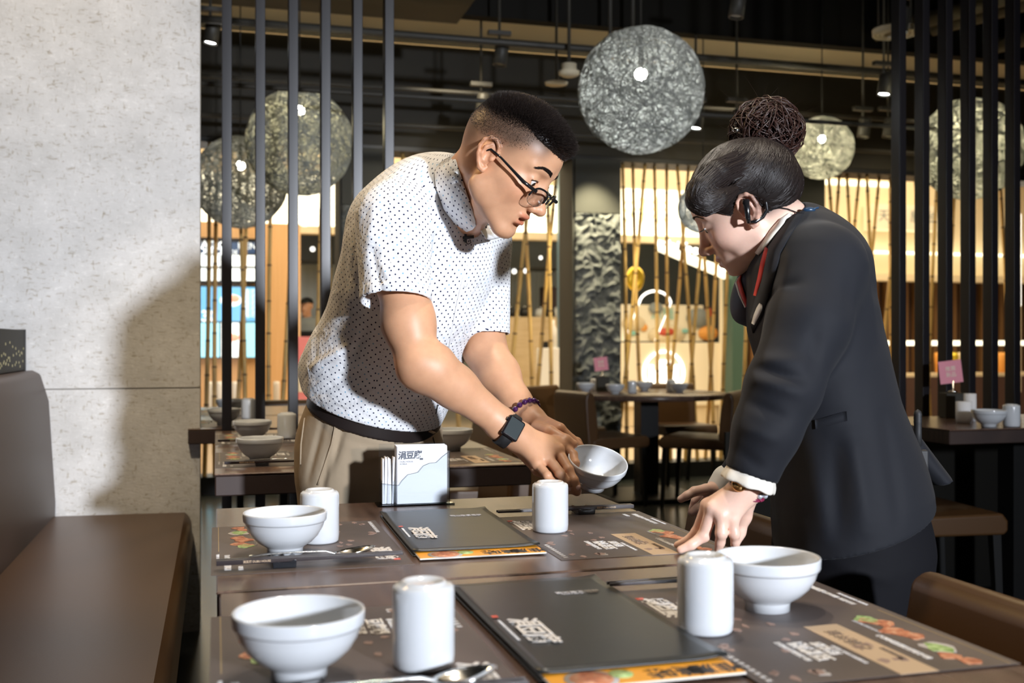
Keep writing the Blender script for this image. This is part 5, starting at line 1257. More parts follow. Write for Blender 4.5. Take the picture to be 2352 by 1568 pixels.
# neck opening and hem: the cloth is hollow
f.cone(LP(1052, 440, 2.19), LP(1082, 405, 2.12), .036, .046, k=.004, op='s')
f.cone(LP(1085, 500, 2.17), LP(1130, 560, 2.10), .030, .018, k=.01, op='s')
def shirt_cls(P):
    ax = S1 - S0; t = np.clip((P - S0) @ ax / (ax @ ax), 0, 1); d1 = np.linalg.norm(P - S0 - t[:, None] * ax, axis=1)
    ax2 = Q1 - Q0; t2 = np.clip((P - Q0) @ ax2 / (ax2 @ ax2), 0, 1); d2 = np.linalg.norm(P - Q0 - t2[:, None] * ax2, axis=1)
    c = np.zeros(len(P), int); c[(d1 < .082) & (P[:, 1] < 2.115 - .12 * (P[:, 0] + .23)) & (P[:, 0] < -.155)] = 1; c[(d2 < .070) & (P[:, 0] > -.05) & (P[:, 2] < 1.27)] = 2; return c
def add_uv(o, V, F, cls, frames):
    me = o.data; uvl = me.uv_layers.new(name='UVMap'); C = V[F].mean(1); c = cls(C); UV = np.zeros((len(F), 4, 2))
    for k_, (a, b, ref, rad) in enumerate(frames):
        m_ = c == k_; ax = nrmz(b - a); r1 = nrmz(ref - ax * (ref @ ax)); r2 = np.cross(ax, r1)
        w_ = V[F[m_]] - a; ang = np.arctan2(w_ @ r2, w_ @ r1); wc = C[m_] - a; ac = np.arctan2(wc @ r2, wc @ r1); ang = ac[:, None] + (ang - ac[:, None] + np.pi) % (2 * np.pi) - np.pi
        UV[m_, :, 0] = ang * rad; UV[m_, :, 1] = w_ @ ax
    uvl.data.foreach_set('uv', UV.astype(np.float32).ravel())
shirt, SV, SF = sdf_obj('shirt', f, .0027, (-.58, 1.88, .82), (.12, 2.58, 1.48), ['dotted'], man, MO)
add_uv(shirt, SV, SF, shirt_cls, [(LP(868, 930, 2.35), LP(990, 480, 2.235), np.array([0., 1, 0]), .165), (S0, S1, np.array([0., 1, 0]), .068), (Q0, Q1, np.array([0., 1, 0]), .06)])
sbvh = bvh_of(SV, SF)
# collar
def ribbon(pts, nrm, w0, w1, th, m_, name, par, org, mb=None, mi=0):
    """strip: list of (inner, outer) point pairs, given thickness"""
    A_ = [np.asarray(p[0]) for p in pts]; B_ = [np.asarray(p[1]) for p in pts]; vs = []; n = len(pts)
    for i in range(n):
        t = A_[min(i + 1, n - 1)] - A_[max(i - 1, 0)]; nn = np.cross(t, B_[i] - A_[i]); nn = nn / (np.linalg.norm(nn) + 1e-9) * th / 2
        for p in (A_[i] + nn, (A_[i] + B_[i]) / 2 + nn, B_[i] + nn, B_[i] - nn, (A_[i] + B_[i]) / 2 - nn, A_[i] - nn): vs.append(tuple(p - org))
    fs = [(i * 6 + k, i * 6 + (k + 1) % 6, (i + 1) * 6 + (k + 1) % 6, (i + 1) * 6 + k) for i in range(n - 1) for k in range(6)] + [tuple(range(6)), tuple((n - 1) * 6 + k for k in reversed(range(6)))]
    own = mb is None; mb = mb or MB(); mb.add(vs, fs, mi, True)
    if own: o = mb.build(name, m_, par); return o
    return mb
def nearest_d(px, py, dflt):
    b = [hit(v, px, py)[0] for v in (mbvh, sbvh)]; b = [x[1] for x in b if x is not None]; return min(b) if b else dflt
ca = []
for (ax_, ay_), (bx_, by_), oa, ob in (((1046, 352), (1014, 372), .004, .006), ((1047, 368), (998, 392), .006, .006), ((1058, 403), (1002, 430), .008, .007), ((1072, 446), (1020, 480), .008, .008), ((1084, 480), (1046, 514), .008, .008), ((1092, 508), (1072, 532), .008, .008), ((1093, 518), (1085, 527), .008, .008)):
    ca.append(((ax_, ay_, nearest_d(ax_, ay_, 2.12) - oa), (bx_, by_, nearest_d(bx_, by_, 2.12) - ob)))
col_near = ribbon([(LP(*a), LP(*b)) for a, b in ca], None, 0, 0, .0022, 'dotted', 'collar', man, MO)
cb = [((1047, 352, 2.23), (1040, 372, 2.23)), ((1075, 372, 2.29), (1068, 400, 2.30)), ((1110, 430, 2.30), (1112, 460, 2.31)), ((1128, 490, 2.24), (1140, 520, 2.24)), ((1118, 525, 2.16), (1150, 545, 2.16)), ((1103, 528, 2.12), (1118, 552, 2.11))]
col_far = ribbon([(LP(*a), LP(*b)) for a, b in cb], None, 0, 0, .0022, 'dotted', 'collar', man, MO)
for o in (col_near, col_far):
    me = o.data; uvl = me.uv_layers.new(name='UVMap')
    for l in me.loops: v = me.vertices[l.vertex_index].co; uvl.data[l.index].uv = (v.x * .9 - v.y * .4, v.z)
# placket strip, pocket outline, buttons
mb = MB(); pts = [(1100, 545), (1080, 590), (1062, 640), (1050, 690), (1040, 740), (1032, 790), (1026, 840)]
prs = []
for px, py in pts:
    p, n_ = hit(sbvh, px, py)
    if p is not None: prs.append(p + n_ * .0012)
mb.tube([tuple(p - MO) for p in prs], .0011, 6); mb.build('placket_seam', 'white_cotton', man)
M['button'] = mat('button', (.75, .76, .78), .25)
for px, py in ((1106, 560), (1069, 655), (1049, 745), (1037, 830)):
    p, n_ = hit(sbvh, px, py)
    if p is not None: MB().sphere(tuple(p + n_ * .0008 - MO), (.0045, .0045, .0014), 0, 14, 8, T=Vector(n_).to_track_quat('Z', 'Y').to_matrix()).build('button', 'button', man)
pk = [(1075, 670), (1140, 664), (1135, 760), (1098, 792), (1066, 765), (1075, 670)]; prs = []
for i in range(len(pk) - 1):
    for t_ in np.linspace(0, 1, 6)[:-1]:
        p, n_ = hit(sbvh, pk[i][0] + (pk[i + 1][0] - pk[i][0]) * t_, pk[i][1] + (pk[i + 1][1] - pk[i][1]) * t_)
        if p is not None and p[1] < 2.24: prs.append(tuple(p + n_ * .0006 - MO))
if len(prs) > 3: MB().tube(prs, .0008, 5).build('pocket_seam', 'white_cotton', man)
# --- trousers, belt, shoes
M['khaki'] = mat('khaki_twill', (.36, .28, .19), .8, spec=.2); t_ = tex(M['khaki'], 'ShaderNodeTexNoise', Scale=14, Detail=3); bump(M['khaki'], t_, .30, .010)
M['belt'] = mat('belt_leather', (.018, .013, .012), .35, spec=.5)
f = Field(); HX = nrmz((.50, .86, 0)); wn = nrmz((.29, -.19, .94))
f.econe(LP(862, 930, 2.365), LP(850, 1020, 2.39), HX, (.154, .139), (.168, .150), k=.03)
f.econe(LP(850, 1020, 2.39), LP(850, 1120, 2.40), HX, (.168, .150), (.160, .140), k=.03)
zf = lambda x, y, z: np.array([x, y, z])
c0 = LP(850, 1100, 2.40)
for q in (-1, 1):
    hip = c0 + np.array([.5, .86, 0]) * .085 * q; kn = zf(hip[0] - .01, hip[1] + .01, .50); an = zf(hip[0] - .02, hip[1] + .02, .05)
    f.econe(hip, kn, (1, 0, 0), (.098, .098), (.072, .076), k=.05); f.econe(kn, an, (1, 0, 0), (.072, .076), (.060, .066), k=.03)
f.half(LP(862, 940, 2.365), wn)
for a, b, w_, A in ((LP(790, 975, 2.22), LP(738, 1130, 2.24), .010, -.010), (LP(770, 985, 2.22), LP(755, 1110, 2.24), .007, .006), (LP(742, 965, 2.24), LP(712, 1100, 2.26), .008, -.006), (LP(800, 1010, 2.22), LP(950, 1060, 2.22), .010, -.004), (LP(820, 1060, 2.22), LP(900, 1040, 2.22), .008, .004), (LP(950, 990, 2.22), LP(1000, 1060, 2.25), .009, -.006), (LP(985, 985, 2.25), LP(1010, 1060, 2.3), .006, .005)):
    f.fold(a, b, w_, A)
trs, TV, TF = sdf_obj('trousers', f, .0036, (-.60, 2.10, .0), (.02, 2.72, 1.02), 'khaki', man, MO)
tbvh = bvh_of(TV, TF)
f = Field(); f.econe(LP(862, 944, 2.365) - wn * .014, LP(862, 944, 2.365) + wn * .018, HX, (.1605, .1455), (.1585, .1435), k=.001, flat=True, flata=True, hollow=.005)
sdf_obj('belt', f, .0024, (-.56, 2.10, .80), (-.05, 2.64, 1.06), 'belt', man, MO)
for px, py in ((752, 912), (858, 962), (975, 984)):
    p, n_ = hit(tbvh, px, py + 8)
    if p is not None:
        u = nrmz(n_); T = frame(p - MO + u * .007, np.cross(wn, u), u); mb = MB().box((-.006, -.024, -.0015), (.006, .024, .0015)); mb.xf(T); mb.build('belt_loop', 'khaki', man, bevel=.001)
for q in (-1, 1):
    c_ = c0 + np.array([.5, .86, 0]) * .085 * q; f = Field(); f.cone((c_[0] - .03, c_[1] + .03, .045), (c_[0] + .14, c_[1] - .10, .032), .046, .036, k=.02); f.half((0, 0, .002), (0, 0, -1))
    sdf_obj('shoe', f, .004, c_ * [1, 1, 0] + [-.12, -.2, -.01], c_ * [1, 1, 0] + [.26, .16, .12], 'belt', man, MO)

def world_thing(name, lab, cat, group=None):
    """a thing modelled in the camera-aligned frame of the two people"""
    return thing(name, lab, cat, (0, 0, 0), -TH, group)
def seat_on(t, p):
    """move the Empty to p (local frame) so that its parts keep their place"""
    p = Vector(p); W = Matrix.Rotation(-TH, 3, 'Z') @ p; t.location = W
    return np.array(p)
for pl in ([(772, 950), (769, 985), (762, 1020), (750, 1055), (738, 1090), (726, 1125)], [(700, 960), (692, 1020), (690, 1090)]):
    pts = []
    for a, b in zip(pl[:-1], pl[1:]):
        for t_ in (0, .33, .66):
            p, n_ = hit(tbvh, a[0] + (b[0] - a[0]) * t_, a[1] + (b[1] - a[1]) * t_)
            if p is not None: pts.append(tuple(p + n_ * .0006 - MO))
    if len(pts) > 3: MB().tube(pts, .0022, 6).build('pocket_edge', 'khaki', man)
# --- held bowl
RCN = LP(1374, 1056, 2.065); axn = nrmz((.17, -.40, .90)); hb = bowl_obj(.0590)
Tm = Vector(axn).to_track_quat('Z', 'Y').to_matrix().to_4x4(); foot = RCN - axn * .0600
o = hb.build('rice_bowl', ['porcelain', 'line_grey']); o.matrix_world = Matrix.Rotation(-TH, 4, 'Z') @ Matrix.Translation(Vector(foot)) @ Tm
tag(o, 'white bowl held up in the man\'s hands over the table', 'bowl', 'white bowls')
# --- watch
p, n_ = hit(mbvh, 1176, 984); 
if p is None: p, n_ = LP(1172, 986, 2.03), np.array([0, -1, .2])
wrist_ax = nrmz(LP(1190, 1003, 2.07) - LP(1100, 942, 2.045)); n_ = nrmz(nrmz(n_) * .4 + np.array([.10, -.80, .42])); n_ = nrmz(n_ - wrist_ax * (n_ @ wrist_ax)); side = np.cross(n_, wrist_ax)
t = world_thing('smart_watch', 'black rectangular watch on the man\'s near wrist', 'watch'); wo = seat_on(t, p + n_ * .005)
T = frame((0, 0, 0), wrist_ax, n_)
M['watch_glass'] = mat('watch_glass', (.05, .06, .062), .12, spec=.6, Coat_Weight=.5); M['watch_case'] = mat('watch_case', (.012, .010, .012), .16, spec=.6); M['rubber'] = mat('black_rubber', (.016, .016, .017), .6)
def rbox(hx, hy, hz, r=.3): return MB().box((-hx, -hy, -hz), (hx, hy, hz))
c_ = rbox(.0185, .0215, .0052).xf(T).build('case', 'watch_case', t, bevel=.0048, seg=5)
rbox(.0150, .0180, .0006).xf(T @ Matrix.Translation((0, 0, .0052))).build('display', 'watch_glass', t, bevel=.0005)
MB().tube([(-.0185, .010, 0), (-.0215, .010, 0)], .0036, 14).xf(T).build('crown', 'watch_case', t)
cw = LP(1172, 988, 2.063); mb = MB(); pts = []
ctr = Vector(cw - wo)
ring = []
for k in range(41):
    a = 2 * math.pi * k / 40; ring.append(a)
u_ = Vector(n_); s_ = Vector(side); vs = []; fs = []
ra_, rb_ = .0300, .0355
rc = ctr + Vector(n_) * 0
dn = Vector(p - cw).dot(u_) + .0005
for k in range(48):
    a = 2 * math.pi * k / 48; co, si = math.cos(a), math.sin(a)
    P0_ = Vector((0, 0, 0)) - u_ * (dn + .004) + u_ * co * (dn + .0035) + s_ * si * .0335
    for w_ in (-.0115, .0115):
        for th_ in (0, .0022): vs.append(tuple(P0_ + Vector(wrist_ax) * w_ + (u_ * co + s_ * si) * th_))
for k in range(48):
    b0 = k * 4; b1 = ((k + 1) % 48) * 4
    fs += [(b0 + 1, b0 + 3, b1 + 3, b1 + 1), (b0, b1, b1 + 2, b0 + 2), (b0, b0 + 1, b1 + 1, b1), (b0 + 2, b1 + 2, b1 + 3, b0 + 3)]
MB().add(vs, fs, 0, True).build('strap', 'rubber', t)
# --- bead bracelet on the far wrist
t = world_thing('bead_bracelet', 'purple bead bracelet on the man\'s far wrist', 'bracelet'); c_ = LP(1204, 948, 2.205); bo = seat_on(t, c_); M['bead'] = mat('amethyst_bead', (.055, .012, .07), .08, spec=.7, Coat_Weight=.6)
ax2 = nrmz(LP(1222, 962, 2.19) - LP(1182, 915, 2.23)); u2 = nrmz(np.cross(ax2, [0, 0, 1])); v2 = np.cross(ax2, u2)
for k in range(17):
    a = 2 * math.pi * k / 17; P_ = (u2 * math.cos(a) + v2 * math.sin(a)) * .0335; MB().sphere(tuple(P_), .0062 if k != 3 else .0070, 0, 14, 10).build('bead', 'bead', t)
# --- spectacles
t = world_thing('eyeglasses', 'black half-rim glasses sliding down the man\'s nose', 'glasses'); go = seat_on(t, hd((.10, 0, 0)))
H = lambda a: tuple(hd(a) - go)
M['glasses'] = mat('black_acetate', (.010, .010, .011), .15, spec=.6)
tilt = lambda l, u: (.108 - abs(l) * .16 - (u < 0) * .0, l, u - .012)
for q in (1, -1):
    cx = .034; LW, LH = .0270, .0180
    ol = [(cx + LW * np.sign(math.cos(a)) * abs(math.cos(a)) ** .75, LH * np.sign(math.sin(a)) * abs(math.sin(a)) ** .85) for a in [2 * math.pi * k / 36 for k in range(36)]]
    P3 = [H((.112 - (x * .22) + z * .12, q * x, z - .013)) for x, z in ol]
    n = len(P3); cc = tuple(np.mean(np.array(P3), 0)); vv = [cc] + P3; bk = [tuple(np.array(v) - MM[:, 0] * .0014) for v in vv]
    MB().add(vv + bk, [(0, 1 + k, 1 + (k + 1) % n) for k in range(n)] + [(n + 1, n + 2 + (k + 1) % n, n + 2 + k) for k in range(n)] + [(1 + k, n + 2 + k, n + 2 + (k + 1) % n, 1 + (k + 1) % n) for k in range(n)], 0, True).build('lens', 'lens', t)
    MB().tube([P3[k % 36] for k in range(-1, 20)], [.0019] * 21, 8).build('rim', 'glasses', t)
    MB().tube([P3[k % 36] for k in range(19, 36)], .0005, 6).build('rim_wire', 'steel', t)
    mb = MB(); a = np.array(H((.107, q * .0600, -.004))); b_ = np.array(H((.080, q * .0745, -.002))); c2 = np.array(H((.020, q * .0800, .010))); d_ = np.array(H((-.006, q * .0800, .0120))); e_ = np.array(H((-.026, q * .0790, -.008)))
    mb.tube([tuple(x) for x in (a, b_, (b_ + c2) / 2, c2, d_, e_)], [.0034, .0036, .0026, .0021, .0021, .002], 8); mb.build('temple', 'glasses', t)
MB().tube([H((.1105, .0095, -.002)), H((.1145, 0, .0015)), H((.1105, -.0095, -.002))], .0017, 8).build('bridge', 'glasses', t)
# --- clip microphone and its cable
p, n_ = hit(sbvh, 1070, 548)
if p is None: p, n_ = LP(1070, 548, 2.1), np.array([0, -1, 0])
p = p + n_ * .006
t = world_thing('clip_microphone', 'tiny black clip microphone on the shirt below the man\'s collar', 'microphone'); mo = seat_on(t, p)
MB().tube([(-.010, 0, .001), (.012, -.002, .003)], .0032, 10).build('capsule', 'rubber', t); MB().box((-.007, -.002, -.008), (-.002, .003, .009)).build('clip', 'rubber', t)
MB().tube([(-.006, 0, -.006), (.0, -.002, -.012), (.006, 0, -.009), (.004, .002, -.002)], .0008, 6).build('cable', 'rubber', t)
t = world_thing('microphone_cable', 'thin black cable hanging from the man\'s shirt hem over his trousers', 'cable'); q0 = LP(1005, 925, 2.19); mo = seat_on(t, q0); pts = []
for px, py in ((1004, 928), (1000, 948), (992, 968), (990, 990), (994, 1010), (1000, 1030), (1006, 1060)):
    a, n_ = hit(sbvh if py < 960 else tbvh, px, py); 
    if a is not None: pts.append(tuple(a + nrmz(n_) * .002 - mo))
if len(pts) > 2: MB().tube(pts, .0012, 6).build('wire', 'rubber', t)
# ================================================================ the woman
WM = np.array([[-0.822, -0.2636, -0.5048], [0.3408, -0.9378, -0.0653], [-0.4562, -0.2258, 0.8608]]); WM = np.stack([nrmz(WM[:, 0]), nrmz(WM[:, 1]), np.cross(nrmz(WM[:, 0]), nrmz(WM[:, 1]))], 1); WT = np.array([0.3982, 1.8007, 0.2251 + CAMH]); WS = .90
woman, WO = person_root('woman', 'woman in a dark suit jacket with a hair bun, pressing fingers on the table', (LP(1960, 900, 1.78)[0], 1.79))
hw_ = lambda p: WT + WM @ (np.asarray(p) * WS)
FB = nrmz((-.93, .30, 0)); AX = nrmz((-.31, -.95, 0))
f = Field()
head(f, WM, WT, WS, False)
f.cone(hw_((-.028, 0, -.020)), LP(1838, 560, 1.83), .046, .054, k=.02); f.cone(hw_((.012, 0, -.080)), LP(1800, 600, 1.82), .024, .04, k=.03)
f.econe(LP(1866, 620, 1.82), LP(1930, 1000, 1.79), AX, (.13, .07), (.12, .08), k=.04)
f.cone(LP(1850, 590, 1.82), LP(1885, 610, 1.72), .045, .045, k=.03); f.cone(LP(1845, 590, 1.84), LP(1815, 620, 1.96), .045, .045, k=.03)
f.chain([LP(1885, 610, 1.70), LP(1850, 745, 1.65), LP(1795, 890, 1.61), LP(1755, 1000, 1.60), LP(1726, 1090, 1.602)], [.045, .040, .034, .031, .024], k=.02)
w0 = LP(1716, 1122, 1.604)
f.econe(LP(1726, 1090, 1.602), w0, (.9, .2, .4), (.0235, .020), (.0255, .0185), k=.015)
mc = dict(i=LP(1626, 1160, 1.616), m=LP(1637, 1166, 1.600), r=LP(1657, 1182, 1.592), p=LP(1682, 1192, 1.594))
for a, r_ in (('i', .0105), ('m', .0110), ('r', .0108), ('p', .0100)):
    f.cone(w0, mc[a], .0185, r_, k=.012); f.ell(mc[a], (r_ * .98,) * 3, k=.005)
wf = dict(i=[mc['i'], LP(1601, 1222, 1.630), LP(1578, 1243, 1.634), LP(1556, 1251, 1.638)], m=[mc['m'], LP(1616, 1230, 1.606), LP(1588, 1251, 1.603), LP(1563, 1262, 1.603)],
          r=[mc['r'], LP(1657, 1224, 1.588), LP(1654, 1245, 1.596), LP(1650, 1262, 1.602)], p=[mc['p'], LP(1687, 1226, 1.592), LP(1689, 1244, 1.600), LP(1690, 1259, 1.606)])
for a, rr in (('i', [.0102, .0086, .0072, .0058]), ('m', [.0105, .0090, .0075, .0060]), ('r', [.0102, .0086, .0074, .0060]), ('p', [.0092, .0078, .0068, .0056])):
    f.chain(wf[a], rr, k=.0035); f.ell(wf[a][1], (rr[1] * 1.08,) * 3, k=.003)
f.chain([LP(1716, 1140, 1.622), LP(1708, 1185, 1.640), LP(1697, 1222, 1.645), LP(1688, 1250, 1.642)], [.0165, .0115, .0095, .0072], k=.008)
for a, b in (('i', 'm'), ('m', 'r'), ('r', 'p')): f.fold((mc[a] + mc[b]) / 2 + np.array([0, -.008, -.004]), w0 * .3 + (mc[a] + mc[b]) * .35, .0035, -.0012)
# far arm and hand
f.chain([LP(1830, 630, 1.96), LP(1820, 760, 2.00), LP(1785, 920, 2.05), LP(1725, 1040, 2.08), LP(1655, 1124, 2.085)], [.042, .038, .034, .030, .022], k=.02)
w1 = LP(1652, 1126, 2.085); m3 = dict(i=LP(1622, 1124, 2.055), m=LP(1618, 1136, 2.075), r=LP(1622, 1146, 2.09), p=LP(1630, 1154, 2.10))
for a, r_ in (('i', .0112), ('m', .0112), ('r', .0105), ('p', .0098)): f.cone(w1, m3[a], .019, r_, k=.012)
f.chain([m3['i'], LP(1595, 1128, 2.045), LP(1578, 1138, 2.042), LP(1564, 1146, 2.045)], [.0112, .0094, .0086, .0074], k=.003)
f.chain([m3['m'], LP(1598, 1150, 2.085), LP(1590, 1168, 2.09)], [.0108, .009, .0075], k=.003); f.chain([m3['r'], LP(1606, 1160, 2.10), LP(1600, 1178, 2.10)], [.0105, .0088, .0072], k=.003)
f.chain([LP(1640, 1138, 2.07), LP(1618, 1158, 2.050), LP(1603, 1168, 2.045), LP(1589, 1176, 2.045)], [.0150, .0110, .0095, .0080], k=.005)
# legs
for q in (-1, 1):
    h_ = LP(1960, 1180, 1.79) + AX * .075 * q; kn = np.array([h_[0] - .02, h_[1], .46]); an = np.array([kn[0] + .02, kn[1], .08]); f.chain([h_, kn, an], [.075, .052, .036], k=.03)
    f.cone(an, an + FB * .12 + np.array([0, 0, -.05]), .030, .024, k=.02)
wb, WV, WF = sdf_obj('body', f, .0021, (.24, 1.52, .0), (.72, 2.18, 1.46), 'skin_w', woman, WO, color=lambda V: head_tint(V, WM, WT, WS, False, (.80, .32, .34)))
wbvh = bvh_of(WV, WF); WN = vnorm(WV, WF)
eyes(woman, WM, WT, WS, WO, (1, 0, -.5))
brows(woman, WM, WT, WS, WO, wbvh, 'hair_brown', .0310, .0020, 200)
for q in (1, -1):
    rt = []; dr = []
    for k in range(34):
        l = .021 + .025 * k / 33; rt.append(hw_((.0866 - .0030 * ((l - .033) / .012) ** 2 - (l - .021) * .05, q * l, .0070 + .0010))); dr.append(nrmz(WM @ np.array([.8, q * (l - .03) * 25, -.50])))
    strands('eyelashes', np.array(rt), np.array(dr), np.full(34, .0110), .00052, 'hair_black', woman, WO, 3, bend=WM[:, 2] * .45)
    MB().tube([tuple(r_ - WO) for r_ in rt], .0013, 6).build('lash_line', 'hair_black', woman)
# hair cap
M['hair_dark'] = mat('hair_dark', (.014, .009, .008), .42, spec=.45)
f = Field(); f.frame(WM, WT, WS)
f.ell((-.008, 0, .044), (.0920, .0825, .0835), k=.001); f.ell((.028, 0, .050), (.056, .071, .050), k=.02); f.ell((-.060, 0, .030), (.052, .066, .062), k=.03)
f.ell((.092, 0, -.045), (.085, .14, .088), k=.010, op='s'); 
for q in (1, -1): f.ell((-.005, q * .092, -.020), (.040, .040, .050), k=.008, op='s')
f.half((-.045, 0, -.046), (.20, 0, -1))
f.frame()
FR = [LP(1692, 385, 1.740), LP(1648, 398, 1.710), LP(1612, 430, 1.692), LP(1600, 460, 1.690), LP(1618, 470, 1.685), LP(1652, 458, 1.688), LP(1690, 436, 1.705)]
f.ell(LP(1792, 425, 1.838), (.036, .052, .042), k=.03)
f.chain(FR, [.018, .017, .0145, .0135, .013, .010, .005], k=.020)
f.chain([LP(1632, 405, 1.76), LP(1602, 440, 1.76), LP(1597, 468, 1.75)], [.02, .015, .011], k=.02)
BUN = LP(1760, 304, 1.835)
f.cone(LP(1755, 365, 1.83), BUN, .046, .034, k=.02)
M['hair_cap'] = mat('hair_cap', (.009, .006, .005), .58, spec=.3)
t_ = tex(M['hair_brown'], 'ShaderNodeTexNoise', map=(120, 120, 9), Scale=1, Detail=2); bump(M['hair_brown'], t_, .25, .002)
hc, HV, HF = sdf_obj('hair', f, .0024, WT + [-.17, -.17, -.12], WT + [.17, .17, .26], 'hair_cap', woman, WO, smooth=2)
hbvh = bvh_of(HV, HF); HN = vnorm(HV, HF)
# combed strands running up to the bun
knot = LP(1757, 352, 1.83); mb = MB(); rq = np.random.RandomState(8)
def walk(p, target, n, step, off, wob=0):
    pts = []
    for k in range(n):
        q_, nn, _, _ = hbvh.find_nearest(Vector(p)); nn = np.array(nn); q_ = np.array(q_); pts.append(q_ + nn * off); v = target - q_; L = np.linalg.norm(v)
        if L < step * 1.2: break
        v = v - nn * (v @ nn); v = nrmz(v + rq.normal(0, wob, 3)); p = q_ + v * step
    return pts
for i in rq.choice(len(HV), 2400, replace=False):
    P_ = walk(HV[i], knot, 13, .011, .0002 + rq.rand() * .0008, .015)
    if len(P_) > 3:
        n_ = len(P_); mb.tube([tuple(x - WO) for x in P_], [.0006 * math.sin(math.pi * (k + .6) / (n_ + .2)) + .0002 for k in range(n_)], 4, 0, cap=False)
# fringe strands follow the sweep
for i in range(90):
    o = np.array([rq.normal(0, .006), -.006 + rq.normal(0, .006), rq.normal(0, .011)]); P_ = []
    for p in FR:
        q_, nn, _, _ = hbvh.find_nearest(Vector(p + o)); P_.append(np.array(q_) + np.array(nn) * .0008)
    for _ in range(1): P_ = [P_[0]] + [x for a, b in zip(P_[:-1], P_[1:]) for x in ((a * .75 + b * .25), (a * .25 + b * .75))] + [P_[-1]]
    mb.tube([tuple(x - WO) for x in P_], [.0009] * len(P_), 4, 0, cap=False)
mb.build('combed_strands', 'hair_dark', woman)['kind'] = 'stuff'
# bun of twisted strands
mb = MB()
for i in range(520):
    n = nrmz(rq.normal(0, 1, 3) * [1, 1, .8]); off = rq.uniform(-.6, .6); r_ = math.sqrt(1 - off * off); u = nrmz(np.cross(n, [.3, .2, 1])); v = np.cross(n, u); a0 = rq.uniform(0, 6.28); R_ = .0550 * rq.uniform(.80, 1.06)
    sp_ = rq.uniform(2.0, 4.2); P_ = []
    for k in range(15):
        a = a0 + sp_ * k / 14; w_ = 1 + .10 * math.sin(3 * a + i); q_ = (n * off + (u * math.cos(a) + v * math.sin(a)) * r_) * R_ * w_; P_.append(tuple(BUN + q_ * [1.05, 1, .98] - WO))
    mb.tube(P_, [.0011 * math.sin(math.pi * (k + .5) / 15) + .0003 for k in range(15)], 4, 0, cap=False)
mb.sphere(tuple(BUN - WO), .044, 0, 24, 16); b_ = mb.build('hair_bun', 'hair_brown', woman)
rt = np.array([BUN + nrmz(rq.normal(0, 1, 3)) * .046 for _ in range(150)]); dr = np.array([nrmz(nrmz(r_ - BUN) + rq.normal(0, .5, 3)) for r_ in rt]); strands('flyaway_hair', rt, dr, rq.uniform(.015, .045, 150), .00028, 'hair_brown', woman, WO, 5, bend=rq.normal(0, .45, (150, 3)))
mb = MB(); mb.tube([tuple(knot + (np.array([math.cos(a), math.sin(a) * .9, .25 * math.cos(a)])) * .040 + [-.006, 0, .004] - WO) for a in np.linspace(0, 6.283, 28)], .0045, 8, 0, cap=False); mb.build('hair_tie', 'rubber', woman)
p = LP(1691, 299, 1.79); MB().sphere(tuple(p - WO), (.0065, .005, .0045), 0, 10, 8).build('hair_clip', 'steel', woman)

# --- jacket
m = M['suit'] = mat('charcoal_suit', (.0095, .0105, .0145), .75, spec=.22, Sheen_Weight=.06); t_ = tex(m, 'ShaderNodeTexNoise', Scale=9, Detail=3); bump(m, t_, .25, .012)
m = M['skirt'] = mat('black_skirt', (.006, .006, .008), .8, spec=.15)
M['red_trim'] = mat('red_trim', (.60, .030, .018), .6); M['navy'] = mat('navy_scarf', (.018, .024, .045), .6); M['cream_cotton'] = mat('cream_cotton', (.74, .70, .62), .7)
f = Field()
JS = [((1856, 572, 1.83), .105, .060), ((1852, 650, 1.82), .155, .094), ((1868, 740, 1.80), .162, .102), ((1894, 850, 1.79), .150, .100), ((1920, 950, 1.785), .148, .098), ((1942, 1060, 1.785), .165, .112), ((1955, 1150, 1.785), .180, .124), ((1962, 1260, 1.785), .195, .134)]
for i in range(len(JS) - 1): f.econe(LP(*JS[i][0]), LP(*JS[i + 1][0]), AX, JS[i][1:], JS[i + 1][1:], k=.03)
f.cone(LP(1844, 562, 1.81), LP(1888, 612, 1.705), .048, .056, k=.045); f.cone(LP(1846, 565, 1.85), LP(1832, 620, 1.96), .048, .054, k=.045); f.ell(LP(1900, 606, 1.84), (.062, .11, .060), k=.05)
f.cone(LP(1842, 524, 1.82), LP(1876, 575, 1.82), .036, .05, k=.03)
f.econe(LP(2060, 1000, 1.90), LP(2170, 1138, 1.93), (0, 1, 0), (.05, .030), (.085, .020), k=.015)
f.half(LP(1968, 1196, 1.785), (.262, .04, -.965))
f.fold(LP(1960, 1000, 1.62), LP(1985, 1210, 1.60), .016, .008); f.fold(LP(1925, 1030, 1.62), LP(1935, 1230, 1.60), .012, -.006); f.fold(LP(2030, 960, 1.66), LP(2060, 1190, 1.62), .014, -.006); f.fold(LP(1850, 955, 1.62), LP(1945, 945, 1.62), .006, -.004); f.fold(LP(1870, 980, 1.62), LP(1900, 1240, 1.6), .012, .006)
ARM = [LP(1893, 610, 1.69), LP(1856, 745, 1.640), LP(1798, 893, 1.605), LP(1762, 985, 1.598), LP(1722, 1098, 1.600)]
f.chain(ARM, [.066, .061, .0545, .048, .0400], k=.020)
f.half
